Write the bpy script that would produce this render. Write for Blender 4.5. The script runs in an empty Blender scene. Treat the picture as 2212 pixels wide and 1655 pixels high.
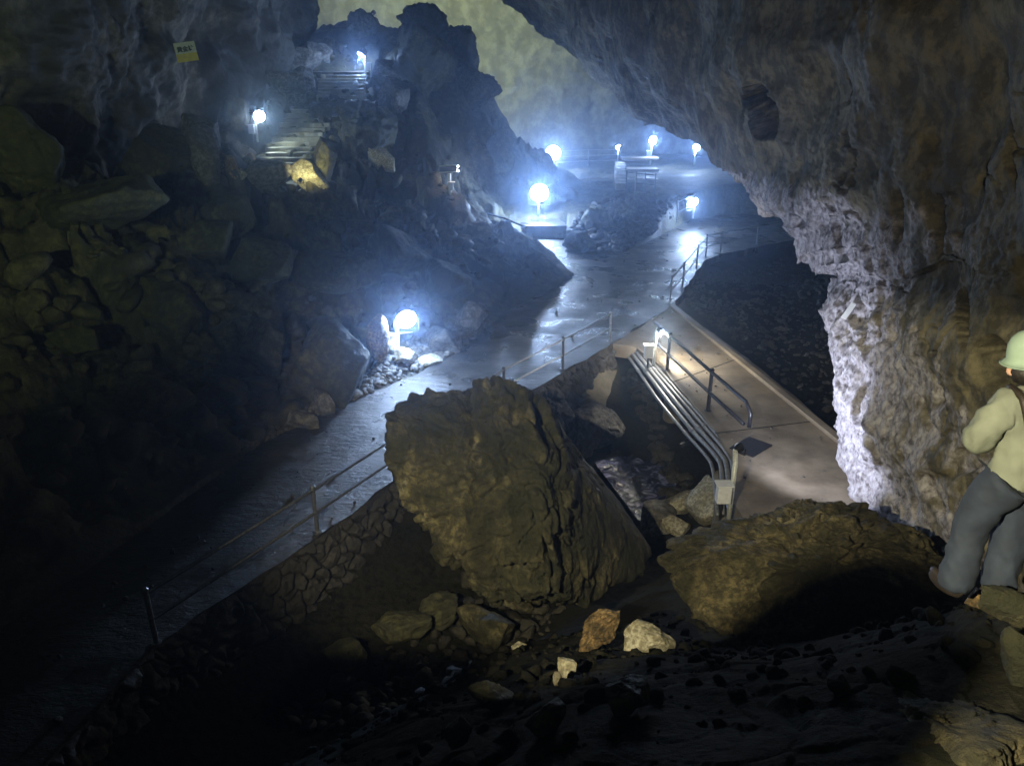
import bpy, bmesh, math, random, os
import numpy as np
from mathutils import Vector, Matrix
from mathutils.bvhtree import BVHTree

random.seed(7)
rng = np.random.default_rng(11)
SC = bpy.context.scene
COL = SC.collection
R = math.radians

# ------------------------------------------------------------------ camera frame (photo measured in a 2212 x 1655 frame)
F, CX, CY, PITCH = 1661.0, 1106.0, 827.5, R(22)
EYE = np.array((0.0, 0.0, 7.2))
FWD = np.array((0, math.cos(PITCH), -math.sin(PITCH)))
UPV = np.array((0, math.sin(PITCH), math.cos(PITCH)))
RGT = np.array((1.0, 0, 0))

def ray(px, py):
    return FWD + RGT * ((px - CX) / F) + UPV * ((CY - py) / F)
def U(px, py, z=0.0):
    d = ray(px, py); t = (z - EYE[2]) / d[2]
    return EYE + d * t
def D(px, py, Y):
    d = ray(px, py); return EYE + d * (Y / d[1])

# ------------------------------------------------------------------ noise
_G = np.array([(1,1,0),(-1,1,0),(1,-1,0),(-1,-1,0),(1,0,1),(-1,0,1),(1,0,-1),(-1,0,-1),
               (0,1,1),(0,-1,1),(0,1,-1),(0,-1,-1),(1,1,0),(-1,1,0),(0,-1,1),(0,-1,-1)], dtype=np.float32)
def _h(ix, iy, iz, seed):
    h = (ix.astype(np.int64) * 374761393 + iy.astype(np.int64) * 668265263 + iz.astype(np.int64) * 2147483647 + seed * 974634777) & 0xFFFFFFFF
    h = ((h ^ (h >> 13)) * 1274126177) & 0xFFFFFFFF
    h = ((h ^ (h >> 16)) * 2246822519) & 0xFFFFFFFF
    return h ^ (h >> 15)
def perlin(P, seed=0):
    P = np.asarray(P, dtype=np.float64)
    i = np.floor(P).astype(np.int64); f = (P - i).astype(np.float32)
    u = f * f * f * (f * (f * 6 - 15) + 10)
    out = 0
    for dx in (0, 1):
        wx = u[:, 0] if dx else 1 - u[:, 0]
        for dy in (0, 1):
            wy = u[:, 1] if dy else 1 - u[:, 1]
            for dz in (0, 1):
                wz = u[:, 2] if dz else 1 - u[:, 2]
                g = _G[_h(i[:, 0] + dx, i[:, 1] + dy, i[:, 2] + dz, seed) & 15]
                out = out + wx * wy * wz * (g[:, 0] * (f[:, 0] - dx) + g[:, 1] * (f[:, 1] - dy) + g[:, 2] * (f[:, 2] - dz))
    return out
def fbm(P, octaves=4, gain=0.5, seed=0, ridged=False):
    a, s, tot = 1.0, 0.0, 0.0
    P = np.asarray(P, dtype=np.float64)
    for k in range(octaves):
        n = perlin(P, seed + k * 17)
        if ridged: n = 0.55 - np.abs(n) * 1.8
        s = s + a * n; tot += a
        a *= gain; P = P * 2.03 + 3.1
    return s / tot
def _rf(ix, iy, iz, seed):
    return (_h(ix, iy, iz, seed) & 0xFFFFF).astype(np.float32) / 1048576.0
def worley3(P, seed=0):
    P = np.asarray(P, dtype=np.float64); i = np.floor(P).astype(np.int64)
    f1 = np.full(len(P), 9.0, np.float32); f2 = f1.copy(); cid = np.zeros(len(P), np.float32)
    for dx in (-1, 0, 1):
        for dy in (-1, 0, 1):
            for dz in (-1, 0, 1):
                a, b, c = i[:, 0] + dx, i[:, 1] + dy, i[:, 2] + dz
                d = np.sqrt((a + _rf(a, b, c, seed) - P[:, 0]) ** 2 + (b + _rf(a, b, c, seed + 1) - P[:, 1]) ** 2 + (c + _rf(a, b, c, seed + 2) - P[:, 2]) ** 2).astype(np.float32)
                m = d < f1
                f2 = np.where(m, f1, np.minimum(f2, d)); cid = np.where(m, _rf(a, b, c, seed + 3), cid); f1 = np.where(m, d, f1)
    return f1, f2, cid
def blocks2(x, y, seed=0):
    """heap of tilted blocks: every cell has its own height and tilt"""
    i, j = np.floor(x).astype(np.int64), np.floor(y).astype(np.int64); z0 = np.zeros_like(i)
    f1 = np.full(len(x), 9.0, np.float32); f2 = f1.copy(); hh = np.zeros(len(x), np.float32)
    for dx in (-1, 0, 1):
        for dy in (-1, 0, 1):
            a, b = i + dx, j + dy
            ox, oy = x - (a + _rf(a, b, z0, seed)), y - (b + _rf(a, b, z0, seed + 1))
            d = np.sqrt(ox ** 2 + oy ** 2).astype(np.float32)
            v = _rf(a, b, z0, seed + 2) + (_rf(a, b, z0, seed + 3) - .5) * ox * 2.2 + (_rf(a, b, z0, seed + 4) - .5) * oy * 2.2
            m = d < f1
            f2 = np.where(m, f1, np.minimum(f2, d)); hh = np.where(m, v, hh); f1 = np.where(m, d, f1)
    e = np.clip((f2 - f1) / 0.13, 0, 1)
    return hh * e - (1 - e) * 0.35
def sstep(a, b, x):
    t = np.clip((x - a) / (b - a), 0, 1); return t * t * (3 - 2 * t)

# ------------------------------------------------------------------ object helpers
def tag(o, label=None, cat=None, group=None, kind=None):
    if label: o['label'] = label
    if cat: o['category'] = cat
    if group: o['group'] = group
    if kind: o['kind'] = kind
    return o
def thing(name, loc, label, cat, group=None):
    o = bpy.data.objects.new(name, None); COL.objects.link(o)
    o.location = Vector(loc); o.empty_display_size = .2
    return tag(o, label, cat, group)
def wloc(o):
    v = Vector(o.location)
    while o.parent: o = o.parent; v = v + o.location
    return v
def obj(name, verts, faces, mat, parent=None, loc=None, smooth=False):
    """verts in world space; stored relative to loc (or to the parent)"""
    V = np.asarray(verts, dtype=np.float64).reshape(-1, 3)
    org = np.array(wloc(parent)) if parent is not None else (np.array(loc) if loc is not None else V.mean(0))
    if parent is None and loc is None: org[2] = V[:, 2].min()
    me = bpy.data.meshes.new(name)
    V = V - org
    if isinstance(faces, np.ndarray):
        n, k = faces.shape
        me.vertices.add(len(V)); me.vertices.foreach_set('co', V.astype(np.float32).ravel())
        me.loops.add(n * k); me.loops.foreach_set('vertex_index', faces.astype(np.int32).ravel())
        me.polygons.add(n); me.polygons.foreach_set('loop_start', np.arange(0, n * k, k, dtype=np.int32))
        me.update(calc_edges=True); me.validate()
    else:
        me.from_pydata([tuple(v) for v in V], [], [tuple(f) for f in faces]); me.update()
    if smooth: me.polygons.foreach_set('use_smooth', np.ones(len(me.polygons), bool))
    if mat: me.materials.append(mat)
    o = bpy.data.objects.new(name, me); COL.objects.link(o)
    if parent is not None: o.parent = parent
    else: o.location = Vector(org)
    return o
def attr(o, name, vals):
    a = o.data.attributes.new(name, 'FLOAT', 'POINT'); a.data.foreach_set('value', np.asarray(vals, np.float32))

class MB:
    """collects shapes into one mesh"""
    def __init__(s): s.v, s.f = [], []
    def add(s, V, Fs):
        n = len(s.v); s.v += [tuple(map(float, p)) for p in V]; s.f += [tuple(int(i) + n for i in f) for f in Fs]; return s
    def box(s, c, size, rot=None, taper=1.0):
        hx, hy, hz = (k / 2 for k in size); V = []
        for z in (-hz, hz):
            k = taper if z > 0 else 1
            for x, y in ((-hx, -hy), (hx, -hy), (hx, hy), (-hx, hy)): V.append(Vector((x * k, y * k, z)))
        if rot is not None: V = [rot @ v for v in V]
        c = Vector(c)
        return s.add([v + c for v in V], [(3, 2, 1, 0), (4, 5, 6, 7), (0, 1, 5, 4), (1, 2, 6, 5), (2, 3, 7, 6), (3, 0, 4, 7)])
    def tube(s, pts, r, n=10, caps=True):
        pts = [Vector(p) for p in pts]; rs = r if isinstance(r, (list, tuple)) else [r] * len(pts)
        V, Fs, prev = [], [], None
        for k, p in enumerate(pts):
            a = (pts[min(k + 1, len(pts) - 1)] - pts[max(k - 1, 0)]).normalized()
            ref = prev if prev is not None else (Vector((0, 0, 1)) if abs(a.z) < .9 else Vector((1, 0, 0)))
            u = (ref - a * ref.dot(a)).normalized(); w = a.cross(u); prev = u
            for q in range(n):
                t = 2 * math.pi * q / n; V.append(p + (u * math.cos(t) + w * math.sin(t)) * rs[k])
        for k in range(len(pts) - 1):
            for q in range(n):
                a, b = k * n + q, k * n + (q + 1) % n; Fs.append((a, b, b + n, a + n))
        if caps: Fs.append(tuple(range(n - 1, -1, -1))); Fs.append(tuple(range((len(pts) - 1) * n, len(pts) * n)))
        return s.add(V, Fs)
    def lathe(s, c, prof, axis=(0, 0, 1), n=20):
        q = Vector((0, 0, 1)).rotation_difference(Vector(axis)); c = Vector(c); V, Fs = [], []
        for r, h in prof:
            for k in range(n):
                t = 2 * math.pi * k / n; V.append(c + q @ Vector((r * math.cos(t), r * math.sin(t), h)))
        for k in range(len(prof) - 1):
            for j in range(n):
                a, b = k * n + j, k * n + (j + 1) % n; Fs.append((a, b, b + n, a + n))
        Fs.append(tuple(range(n - 1, -1, -1))); Fs.append(tuple(range((len(prof) - 1) * n, len(prof) * n)))
        return s.add(V, Fs)
    def build(s, name, mat, parent=None, loc=None, smooth=False, bevel=0):
        o = obj(name, s.v, s.f, mat, parent, loc, smooth)
        if bevel:
            m = o.modifiers.new('bevel', 'BEVEL'); m.width = bevel; m.segments = 2; m.limit_method = 'ANGLE'
        return o

# ------------------------------------------------------------------ materials
def new_mat(name):
    m = bpy.data.materials.new(name); m.use_nodes = True
    nt = m.node_tree; b = nt.nodes['Principled BSDF']
    return m, nt, b, nt.nodes.new, nt.links.new
def ramp(N, stops):
    r = N('ShaderNodeValToRGB'); e = r.color_ramp.elements
    while len(e) < len(stops): e.new(.5)
    for k, (p, c) in enumerate(stops):
        e[k].position = p; e[k].color = (*c, 1) if len(c) == 3 else c
    return r
def rock_mat(name, cols, scale=1.2, rough=(.45, .9), bump=.6, bscale=6, stretch=(1, 1, 1), crust=None, joints=None, spec=.4, patch=None, speck=(.03, .028, .02), speck_amt=.75):
    m, nt, b, N, L = new_mat(name)
    tc = N('ShaderNodeTexCoord'); mp = N('ShaderNodeMapping'); mp.inputs['Scale'].default_value = stretch
    geo = N('ShaderNodeNewGeometry'); L(geo.outputs['Position'], mp.inputs['Vector'])
    n1 = N('ShaderNodeTexNoise'); n1.inputs['Scale'].default_value = scale; n1.inputs['Detail'].default_value = 9; n1.inputs['Roughness'].default_value = .62; n1.inputs['Distortion'].default_value = .6
    L(mp.outputs[0], n1.inputs['Vector'])
    k = len(cols); r1 = ramp(N, [(.3 + .42 * i / (k - 1), c) for i, c in enumerate(cols)]); L(n1.outputs[0], r1.inputs[0])
    # dirt specks and pits with a shape of their own
    n2 = N('ShaderNodeTexNoise'); n2.inputs['Scale'].default_value = scale * 7; n2.inputs['Detail'].default_value = 6; n2.inputs['Roughness'].default_value = .7
    L(mp.outputs[0], n2.inputs['Vector'])
    r2 = ramp(N, [(.44, (1, 1, 1)), (.6, (0, 0, 0))]); L(n2.outputs[0], r2.inputs[0])
    mx = N('ShaderNodeMix'); mx.data_type = 'RGBA'
    L(r2.outputs[0], mx.inputs[0]); L(r1.outputs[0], mx.inputs[6])
    mx.inputs[7].default_value = (*speck, 1)
    sc = N('ShaderNodeMath'); sc.operation = 'MULTIPLY'; sc.inputs[1].default_value = speck_amt
    L(r2.outputs[0], sc.inputs[0]); L(sc.outputs[0], mx.inputs[0])
    colout = mx.outputs[2]
    if patch:
        n5 = N('ShaderNodeTexNoise'); n5.inputs['Scale'].default_value = patch[0]; n5.inputs['Detail'].default_value = 7; n5.inputs['Roughness'].default_value = .6; n5.inputs['Distortion'].default_value = 1.2
        mq = N('ShaderNodeMapping'); mq.inputs['Location'].default_value = (3.3, 8.1, 1.7); L(mp.outputs[0], mq.inputs[0]); L(mq.outputs[0], n5.inputs['Vector'])
        r5 = ramp(N, [(.44, (0, 0, 0)), (.56, (1, 1, 1))]); L(n5.outputs[0], r5.inputs[0])
        m5 = N('ShaderNodeMix'); m5.data_type = 'RGBA'; L(r5.outputs[0], m5.inputs[0]); L(colout, m5.inputs[6]); m5.inputs[7].default_value = (*patch[1], 1)
        m6 = N('ShaderNodeMix'); m6.data_type = 'RGBA'; m6.inputs[0].default_value = .8; L(colout, m6.inputs[6]); L(m5.outputs[2], m6.inputs[7])
        colout = m6.outputs[2]
    if crust is not None:
        at = N('ShaderNodeAttribute'); at.attribute_name = 'crust'
        n3 = N('ShaderNodeTexNoise'); n3.inputs['Scale'].default_value = 2.2; n3.inputs['Detail'].default_value = 8; n3.inputs['Roughness'].default_value = .65
        L(mp.outputs[0], n3.inputs['Vector'])
        ad = N('ShaderNodeMath'); ad.operation = 'MULTIPLY_ADD'; ad.inputs[1].default_value = 1.5; ad.inputs[2].default_value = -.75
        L(n3.outputs[0], ad.inputs[0])
        a2 = N('ShaderNodeMath'); a2.operation = 'ADD'; L(at.outputs['Fac'], a2.inputs[0]); L(ad.outputs[0], a2.inputs[1])
        r3 = ramp(N, [(.42, (0, 0, 0)), (.62, (1, 1, 1))]); L(a2.outputs[0], r3.inputs[0])
        n4 = N('ShaderNodeTexNoise'); n4.inputs['Scale'].default_value = 9; n4.inputs['Detail'].default_value = 8; n4.inputs['Roughness'].default_value = .72
        L(mp.outputs[0], n4.inputs['Vector'])
        r4 = ramp(N, [(.36, crust[0]), (.47, crust[1]), (.6, crust[2])]); L(n4.outputs[0], r4.inputs[0])
        m3 = N('ShaderNodeMix'); m3.data_type = 'RGBA'; L(r3.outputs[0], m3.inputs[0]); L(colout, m3.inputs[6]); L(r4.outputs[0], m3.inputs[7])
        colout = m3.outputs[2]
    if joints is not None:
        at = N('ShaderNodeAttribute'); at.attribute_name = 'joint'
        m4 = N('ShaderNodeMix'); m4.data_type = 'RGBA'; L(at.outputs['Fac'], m4.inputs[0]); L(colout, m4.inputs[6]); m4.inputs[7].default_value = (*joints, 1)
        colout = m4.outputs[2]
    L(colout, b.inputs['Base Color'])
    mr = N('ShaderNodeMapRange'); mr.inputs['From Min'].default_value = .35; mr.inputs['From Max'].default_value = .65
    mr.inputs['To Min'].default_value = rough[0]; mr.inputs['To Max'].default_value = rough[1]
    L(n1.outputs[0], mr.inputs['Value']); L(mr.outputs[0], b.inputs['Roughness'])
    b.inputs['Specular IOR Level'].default_value = spec
    nb = N('ShaderNodeTexNoise'); nb.inputs['Scale'].default_value = bscale; nb.inputs['Detail'].default_value = 10; nb.inputs['Roughness'].default_value = .68
    L(mp.outputs[0], nb.inputs['Vector'])
    bp = N('ShaderNodeBump'); bp.inputs['Strength'].default_value = bump; bp.inputs['Distance'].default_value = .12
    L(nb.outputs[0], bp.inputs['Height']); L(bp.outputs[0], b.inputs['Normal'])
    return m
def plain_mat(name, col, rough=.5, metal=0, var=.25, scale=14, bump=.08, spec=.5):
    m, nt, b, N, L = new_mat(name)
    geo = N('ShaderNodeNewGeometry'); n = N('ShaderNodeTexNoise'); n.inputs['Scale'].default_value = scale; n.inputs['Detail'].default_value = 7
    L(geo.outputs['Position'], n.inputs['Vector'])
    r = ramp(N, [(.35, tuple(c * (1 - var) for c in col)), (.65, tuple(min(1, c * (1 + var)) for c in col))]); L(n.outputs[0], r.inputs[0])
    L(r.outputs[0], b.inputs['Base Color']); b.inputs['Roughness'].default_value = rough; b.inputs['Metallic'].default_value = metal
    b.inputs['Specular IOR Level'].default_value = spec
    bp = N('ShaderNodeBump'); bp.inputs['Strength'].default_value = bump; bp.inputs['Distance'].default_value = .02
    L(n.outputs[0], bp.inputs['Height']); L(bp.outputs[0], b.inputs['Normal'])
    return m
def glow_mat(name, col, strength):
    m, nt, b, N, L = new_mat(name)
    b.inputs['Base Color'].default_value = (*col, 1); b.inputs['Emission Color'].default_value = (*col, 1); b.inputs['Emission Strength'].default_value = strength
    return m
def wet_floor_mat(name, cols, rough, bump, scale):
    m, nt, b, N, L = new_mat(name)
    geo = N('ShaderNodeNewGeometry')
    n1 = N('ShaderNodeTexNoise'); n1.inputs['Scale'].default_value = scale; n1.inputs['Detail'].default_value = 10; n1.inputs['Roughness'].default_value = .65
    L(geo.outputs['Position'], n1.inputs['Vector'])
    r1 = ramp(N, [(.32, cols[0]), (.52, cols[1]), (.7, cols[2])]); L(n1.outputs[0], r1.inputs[0]); L(r1.outputs[0], b.inputs['Base Color'])
    n2 = N('ShaderNodeTexNoise'); n2.inputs['Scale'].default_value = scale * .9; n2.inputs['Detail'].default_value = 6
    mp = N('ShaderNodeMapping'); mp.inputs['Location'].default_value = (7, 3, 0); L(geo.outputs['Position'], mp.inputs[0]); L(mp.outputs[0], n2.inputs['Vector'])
    mr = N('ShaderNodeMapRange'); mr.inputs['From Min'].default_value = .38; mr.inputs['From Max'].default_value = .62
    mr.inputs['To Min'].default_value = rough[0]; mr.inputs['To Max'].default_value = rough[1]
    L(n2.outputs[0], mr.inputs['Value']); L(mr.outputs[0], b.inputs['Roughness'])
    nb = N('ShaderNodeTexNoise'); nb.inputs['Scale'].default_value = 3.4; nb.inputs['Detail'].default_value = 9; nb.inputs['Roughness'].default_value = .68
    ms = N('ShaderNodeMapping'); ms.inputs['Scale'].default_value = (1, 1.8, 1); L(geo.outputs['Position'], ms.inputs[0]); L(ms.outputs[0], nb.inputs['Vector'])
    bp = N('ShaderNodeBump'); bp.inputs['Strength'].default_value = bump; bp.inputs['Distance'].default_value = .08
    L(nb.outputs[0], bp.inputs['Height']); L(bp.outputs[0], b.inputs['Normal'])
    b.inputs['Specular IOR Level'].default_value = .6
    return m

M = {}
M['slope'] = rock_mat('damp_slope_rock', [(.025, .022, .014), (.075, .068, .035), (.13, .115, .06), (.2, .18, .11)], .55, (.5, .95), .7, 5)
M['shade_mud'] = rock_mat('dark_mud_shade', [(.004, .004, .0025), (.01, .01, .006), (.032, .032, .014)], 1.3, (.8, 1), .7, 9, spec=.12)  # muddy colour cut to near-black to stand in for shade on the near slope
M['wall_left'] = rock_mat('left_wall_rock', [(.05, .045, .035), (.14, .125, .1), (.24, .21, .16), (.32, .29, .23)], .25, (.6, .95), .55, 3.5, patch=(.18, (.05, .045, .035)))
M['wall_back'] = rock_mat('back_wall_rock', [(.21, .21, .155), (.25, .247, .188), (.29, .284, .22)], .2, (.75, 1), .5, 1.2, stretch=(1, 1, .7), speck_amt=.45)
M['wall_right'] = rock_mat('overhang_rock', [(.08, .066, .038), (.16, .136, .08), (.2, .175, .105), (.27, .235, .15)], .45, (.6, .95), .6, 5, stretch=(1, 1, .75),
                           crust=((.07, .06, .06), (.27, .25, .26), (.46, .44, .46)))
M['slab'] = rock_mat('slab_rock', [(.018, .018, .01), (.08, .072, .034), (.2, .172, .08), (.46, .42, .27)], 1.5, (.5, .9), 1.0, 7, patch=(.9, (.03, .032, .016)))
M['mossy'] = rock_mat('mossy_rock', [(.03, .03, .016), (.09, .088, .04), (.16, .15, .075)], .9, (.5, .95), .7, 6)
M['grey_rock'] = rock_mat('grey_rock', [(.07, .065, .06), (.2, .185, .165), (.34, .32, .29)], 1.0, (.5, .9), .7, 6)
M['ochre_rock'] = rock_mat('ochre_rock', [(.08, .055, .022), (.36, .23, .095), (.56, .43, .22)], 2.4, (.6, .95), .8, 12, speck_amt=.75)
M['pale_rock'] = rock_mat('pale_rock', [(.25, .22, .14), (.5, .46, .33), (.66, .64, .55)], 2.2, (.6, .95), .6, 12, speck=(.12, .1, .05), speck_amt=.75)
M['pitted'] = rock_mat('pitted_rock', [(.05, .042, .02), (.22, .18, .085), (.42, .36, .2)], 1.6, (.55, .95), 1.0, 8, patch=(1.1, (.035, .034, .016)))
M['rubble'] = rock_mat('rubble_stone', [(.05, .045, .038), (.16, .145, .12), (.34, .31, .26)], 1.7, (.45, .9), .5, 9)
M['dark_rubble'] = rock_mat('dark_rubble_stone', [(.02, .017, .012), (.06, .052, .036), (.13, .115, .08)], 1.4, (.4, .9), .6, 9)
M['masonry'] = rock_mat('wall_stone', [(.022, .02, .019), (.055, .05, .047), (.1, .092, .086)], 1.3, (.5, .9), .6, 8, joints=(.02, .017, .013))
M['path'] = wet_floor_mat('wet_concrete_path', [(.018, .017, .016), (.045, .042, .038), (.085, .078, .068)], (.22, .5), .75, 1.1)
M['deck'] = wet_floor_mat('damp_concrete_deck', [(.095, .074, .05), (.185, .15, .103), (.26, .215, .155)], (.45, .75), .22, 1.1)
M['step'] = wet_floor_mat('worn_step_concrete', [(.09, .085, .07), (.2, .19, .155), (.3, .28, .23)], (.3, .6), .3, 1.6)
M['concrete'] = wet_floor_mat('old_concrete', [(.07, .06, .045), (.16, .14, .1), (.24, .21, .16)], (.5, .85), .3, 1.6)
M['steel'] = plain_mat('galvanised_steel', (.3, .31, .33), .38, .85, .3, 20)
M['dark_steel'] = plain_mat('dark_painted_steel', (.03, .03, .034), .35, .3, .3, 22)
M['pipe'] = plain_mat('grey_conduit', (.2, .205, .22), .35, .2, .25, 16)
M['box'] = plain_mat('white_enamel', (.72, .74, .78), .4, 0, .08, 18)
M['post_paint'] = plain_mat('pale_post_paint', (.6, .62, .58), .45, .1, .2, 20)
M['housing'] = plain_mat('black_housing', (.02, .02, .022), .4, .4, .3, 30)
M['sign_white'] = plain_mat('sign_white', (.7, .74, .76), .6, 0, .1, 8)
M['sign_yellow'] = plain_mat('sign_yellow', (.72, .62, .03), .6, 0, .12, 8)
M['ink'] = plain_mat('sign_ink', (.01, .012, .03), .6, 0, .1, 8)
LAMPC = (.4, .6, 1.0)
M['lens'] = glow_mat('lamp_lens_glow', (.7, .83, 1.0), 110)
M['lens_dim'] = glow_mat('lamp_lens_dim', (.75, .85, 1.0), 12)
M['lens_warm'] = glow_mat('warm_lens_glow', (1.0, .45, .18), 14)
M['lens_green'] = glow_mat('greenish_lens_glow', (.93, 1.0, .62), 40)
def water_mat():
    m, nt, b, N, L = new_mat('stream_water')
    geo = N('ShaderNodeNewGeometry')
    n = N('ShaderNodeTexNoise'); n.inputs['Scale'].default_value = 3.2; n.inputs['Detail'].default_value = 8; n.inputs['Distortion'].default_value = 1.6; L(geo.outputs['Position'], n.inputs['Vector'])
    r = ramp(N, [(.42, (.02, .024, .06)), (.54, (.07, .08, .17)), (.68, (.36, .38, .66))]); L(n.outputs[0], r.inputs[0]); L(r.outputs[0], b.inputs['Base Color'])  # pale violet ripples: lamp reflections painted into the base colour
    b.inputs['Roughness'].default_value = .16; b.inputs['Specular IOR Level'].default_value = .8
    bp = N('ShaderNodeBump'); bp.inputs['Strength'].default_value = .9; bp.inputs['Distance'].default_value = .12; L(n.outputs[0], bp.inputs['Height']); L(bp.outputs[0], b.inputs['Normal'])
    return m
M['water'] = water_mat()

# ------------------------------------------------------------------ plan of paths (world XY)
def UU(pts, z=0.0): return [U(a, b, z) for a, b in pts]
RAIL_EDGE = [np.array((-5.6, 4.6, 0))] + UU([(330, 1395), (685, 1160), (870, 1025), (1085, 875), (1215, 805), (1322, 742)])
PATH = ([np.array((-9.2, 4.6, 0)), np.array((-6.9, 9.2, 0))] + UU([(560, 962), (690, 897), (790, 857), (880, 817), (1000, 756), (1052, 705), (1095, 672), (1185, 628), (1243, 592),
        (1200, 567), (1167, 543), (1149, 514), (1148, 500), (1222, 497), (1228, 535), (1270, 550), (1335, 552), (1400, 522), (1445, 498), (1490, 474), (1560, 462), (1650, 463), (1760, 480), (1840, 500),
        (1800, 520), (1720, 518), (1640, 532), (1555, 550), (1524, 562), (1506, 584), (1478, 628), (1452, 662)]) + RAIL_EDGE[::-1])
DECK = UU([(1324, 744), (1451, 664), (1530, 714), (1640, 795), (1740, 878), (1850, 985), (2010, 1120), (1900, 1190), (1620, 1140), (1582, 1085), (1594, 1008), (1553, 943), (1513, 891), (1459, 831), (1427, 792), (1375, 752)])
def in_poly(x, y, poly):
    c = np.zeros(len(x), bool); n = len(poly)
    for k in range(n):
        x1, y1, x2, y2 = poly[k][0], poly[k][1], poly[k - 1][0], poly[k - 1][1]
        with np.errstate(divide='ignore', invalid='ignore'):
            c ^= ((y1 > y) != (y2 > y)) & (x < (x2 - x1) * (y - y1) / (y2 - y1 + 1e-12) + x1)
    return c
def seg_dist(x, y, pts, closed=False):
    d = np.full(len(x), 1e9); n = len(pts)
    for k in range(n if closed else n - 1):
        a, b = pts[k], pts[(k + 1) % n]; ax, ay = b[0] - a[0], b[1] - a[1]
        t = np.clip(((x - a[0]) * ax + (y - a[1]) * ay) / (ax * ax + ay * ay + 1e-9), 0, 1)
        d = np.minimum(d, np.hypot(x - a[0] - t * ax, y - a[1] - t * ay))
    return d

# ------------------------------------------------------------------ terrain control points
C = []
def P3(px, py, Y): C.append(D(px, py, Y))
def W3(*a): C.append(np.array(a, float))
for q in [(1000, 756), (880, 817), (690, 897), (560, 962), (1100, 760), (1250, 640), (1350, 600), (1400, 540), (1540, 500), (1190, 530), (1243, 585), (1320, 700), (900, 960), (640, 1080), (1095, 672), (1640, 500)]:
    C.append(U(*q, -.08))
W3(-6.8, 9, -.08); W3(-8.3, 6, .1); W3(-5.6, 8, -.1); W3(-6.4, 5, -.1)
# foreground slope
for w in [(0, 0, 5.55), (-3, 0, 5.0), (3, 0, 5.6), (6, 0, 5.6), (-6, 1, 2.6), (-3, 2, 3.6), (0, 2, 4.5), (3, 2, 4.75), (2.8, 3.6, 4.32), (5, 3.8, 4.2), (2, 4.6, 3.0), (0, 4.2, 3.1), (-2, 4.2, 2.2), (-4, 3.5, 1.4), (-3.6, 5.6, .1),
          (-1.5, 6, .9), (0, 6.2, 1.7), (1.6, 6.3, 1.7), (3.2, 6.2, 1.9), (5, 6, 2.5), (0, 7.8, .5), (2, 7.8, .6), (4, 8, .7), (6, 8, 1.0), (-2, 7.4, -.7), (-3.2, 7.2, -1.0), (-2.2, 8.8, -1.5), (-.6, 9.6, -1.5), (1.2, 10.5, -1.4), (.2, 12.5, -1.9),
          (3, 10.2, -.5), (3.4, 12, -1.6), (2.2, 14, -2.25), (2.6, 17, -2.35), (3.6, 15, -2.0), (4.6, 13, -1.5), (4.6, 18, -1.6), (5.4, 10.3, -.15), (6.5, 11, -.3)]: W3(*w)
# hollow right of the deck
for q in [(1560, 660), (1650, 720), (1750, 830), (1650, 600), (1760, 700), (1790, 850)]: C.append(U(*q, -1.0))
W3(9, 16, -.9); W3(9, 22, -.8); W3(12, 28, -.5); W3(14, 20, 0); W3(15, 36, 0)
# left slope: rises with the distance from the path edge
e0, dr, nl = np.array((-2.5, 18.2)), np.array((.437, .9)), np.array((-.9, .437))
for t in (-12, -7, -2, 3, 8, 13):
    for s, z in ((1.2, .25), (3.5, 1.5), (7, 3.1), (11, 5.0), (15, 7.6), (19, 12)):
        if t > 7 and s > 8: continue
        if t > 2 and s > 12: continue
        if s < 2 and t > 9: continue
        p = e0 + dr * t + nl * s; W3(p[0], p[1], z * (1 if t < 6 else .8))
# mound with the stairs
for q in [(970, 418, 36), (880, 412, 35), (800, 408, 34), (1010, 470, 34.5), (900, 520, 31), (1060, 520, 33), (605, 392, 31.5), (655, 290, 35.2), (695, 226, 37.6), (740, 210, 38.6), (742, 160, 41.2), (760, 130, 43), (720, 90, 45),
          (850, 330, 36.5), (860, 220, 39), (840, 130, 43), (930, 300, 38.5), (960, 200, 42), (1040, 300, 41), (1060, 400, 40),
          (700, 72, 47), (775, 45, 48), (850, 62, 48), (920, 40, 48), (975, 90, 48), (1020, 145, 48), (1068, 215, 48), (1112, 310, 48), (1130, 385, 48), (1160, 375, 50),
          (560, 300, 34), (480, 330, 32.5), (430, 250, 35), (330, 330, 30), (560, 180, 39), (620, 110, 44), (500, 150, 40), (470, 440, 28), (300, 450, 25),
          (1150, 455, 38.5), (1110, 445, 39), (1185, 470, 37.5)]: P3(*q)
for w in [(-20, 60, 3), (-10, 62, 2), (-3, 60, .5), (3, 64, .5), (12, 66, 1), (-30, 50, 12), (25, 60, 1.5)]: W3(*w)
# rubble bank between the branches, far floor
for q in [(1300, 520, 34.5), (1250, 480, 36.5), (1300, 440, 39.5), (1350, 432, 39), (1420, 430, 39), (1480, 440, 38.5), (1330, 535, 34), (1420, 500, 36), (1280, 385, 45), (1200, 372, 52), (1190, 395, 47), (1350, 375, 48), (1500, 385, 46), (1600, 420, 41), (1700, 440, 38), (1450, 360, 54), (1300, 352, 58)]: P3(*q)
C = np.array(C)
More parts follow.
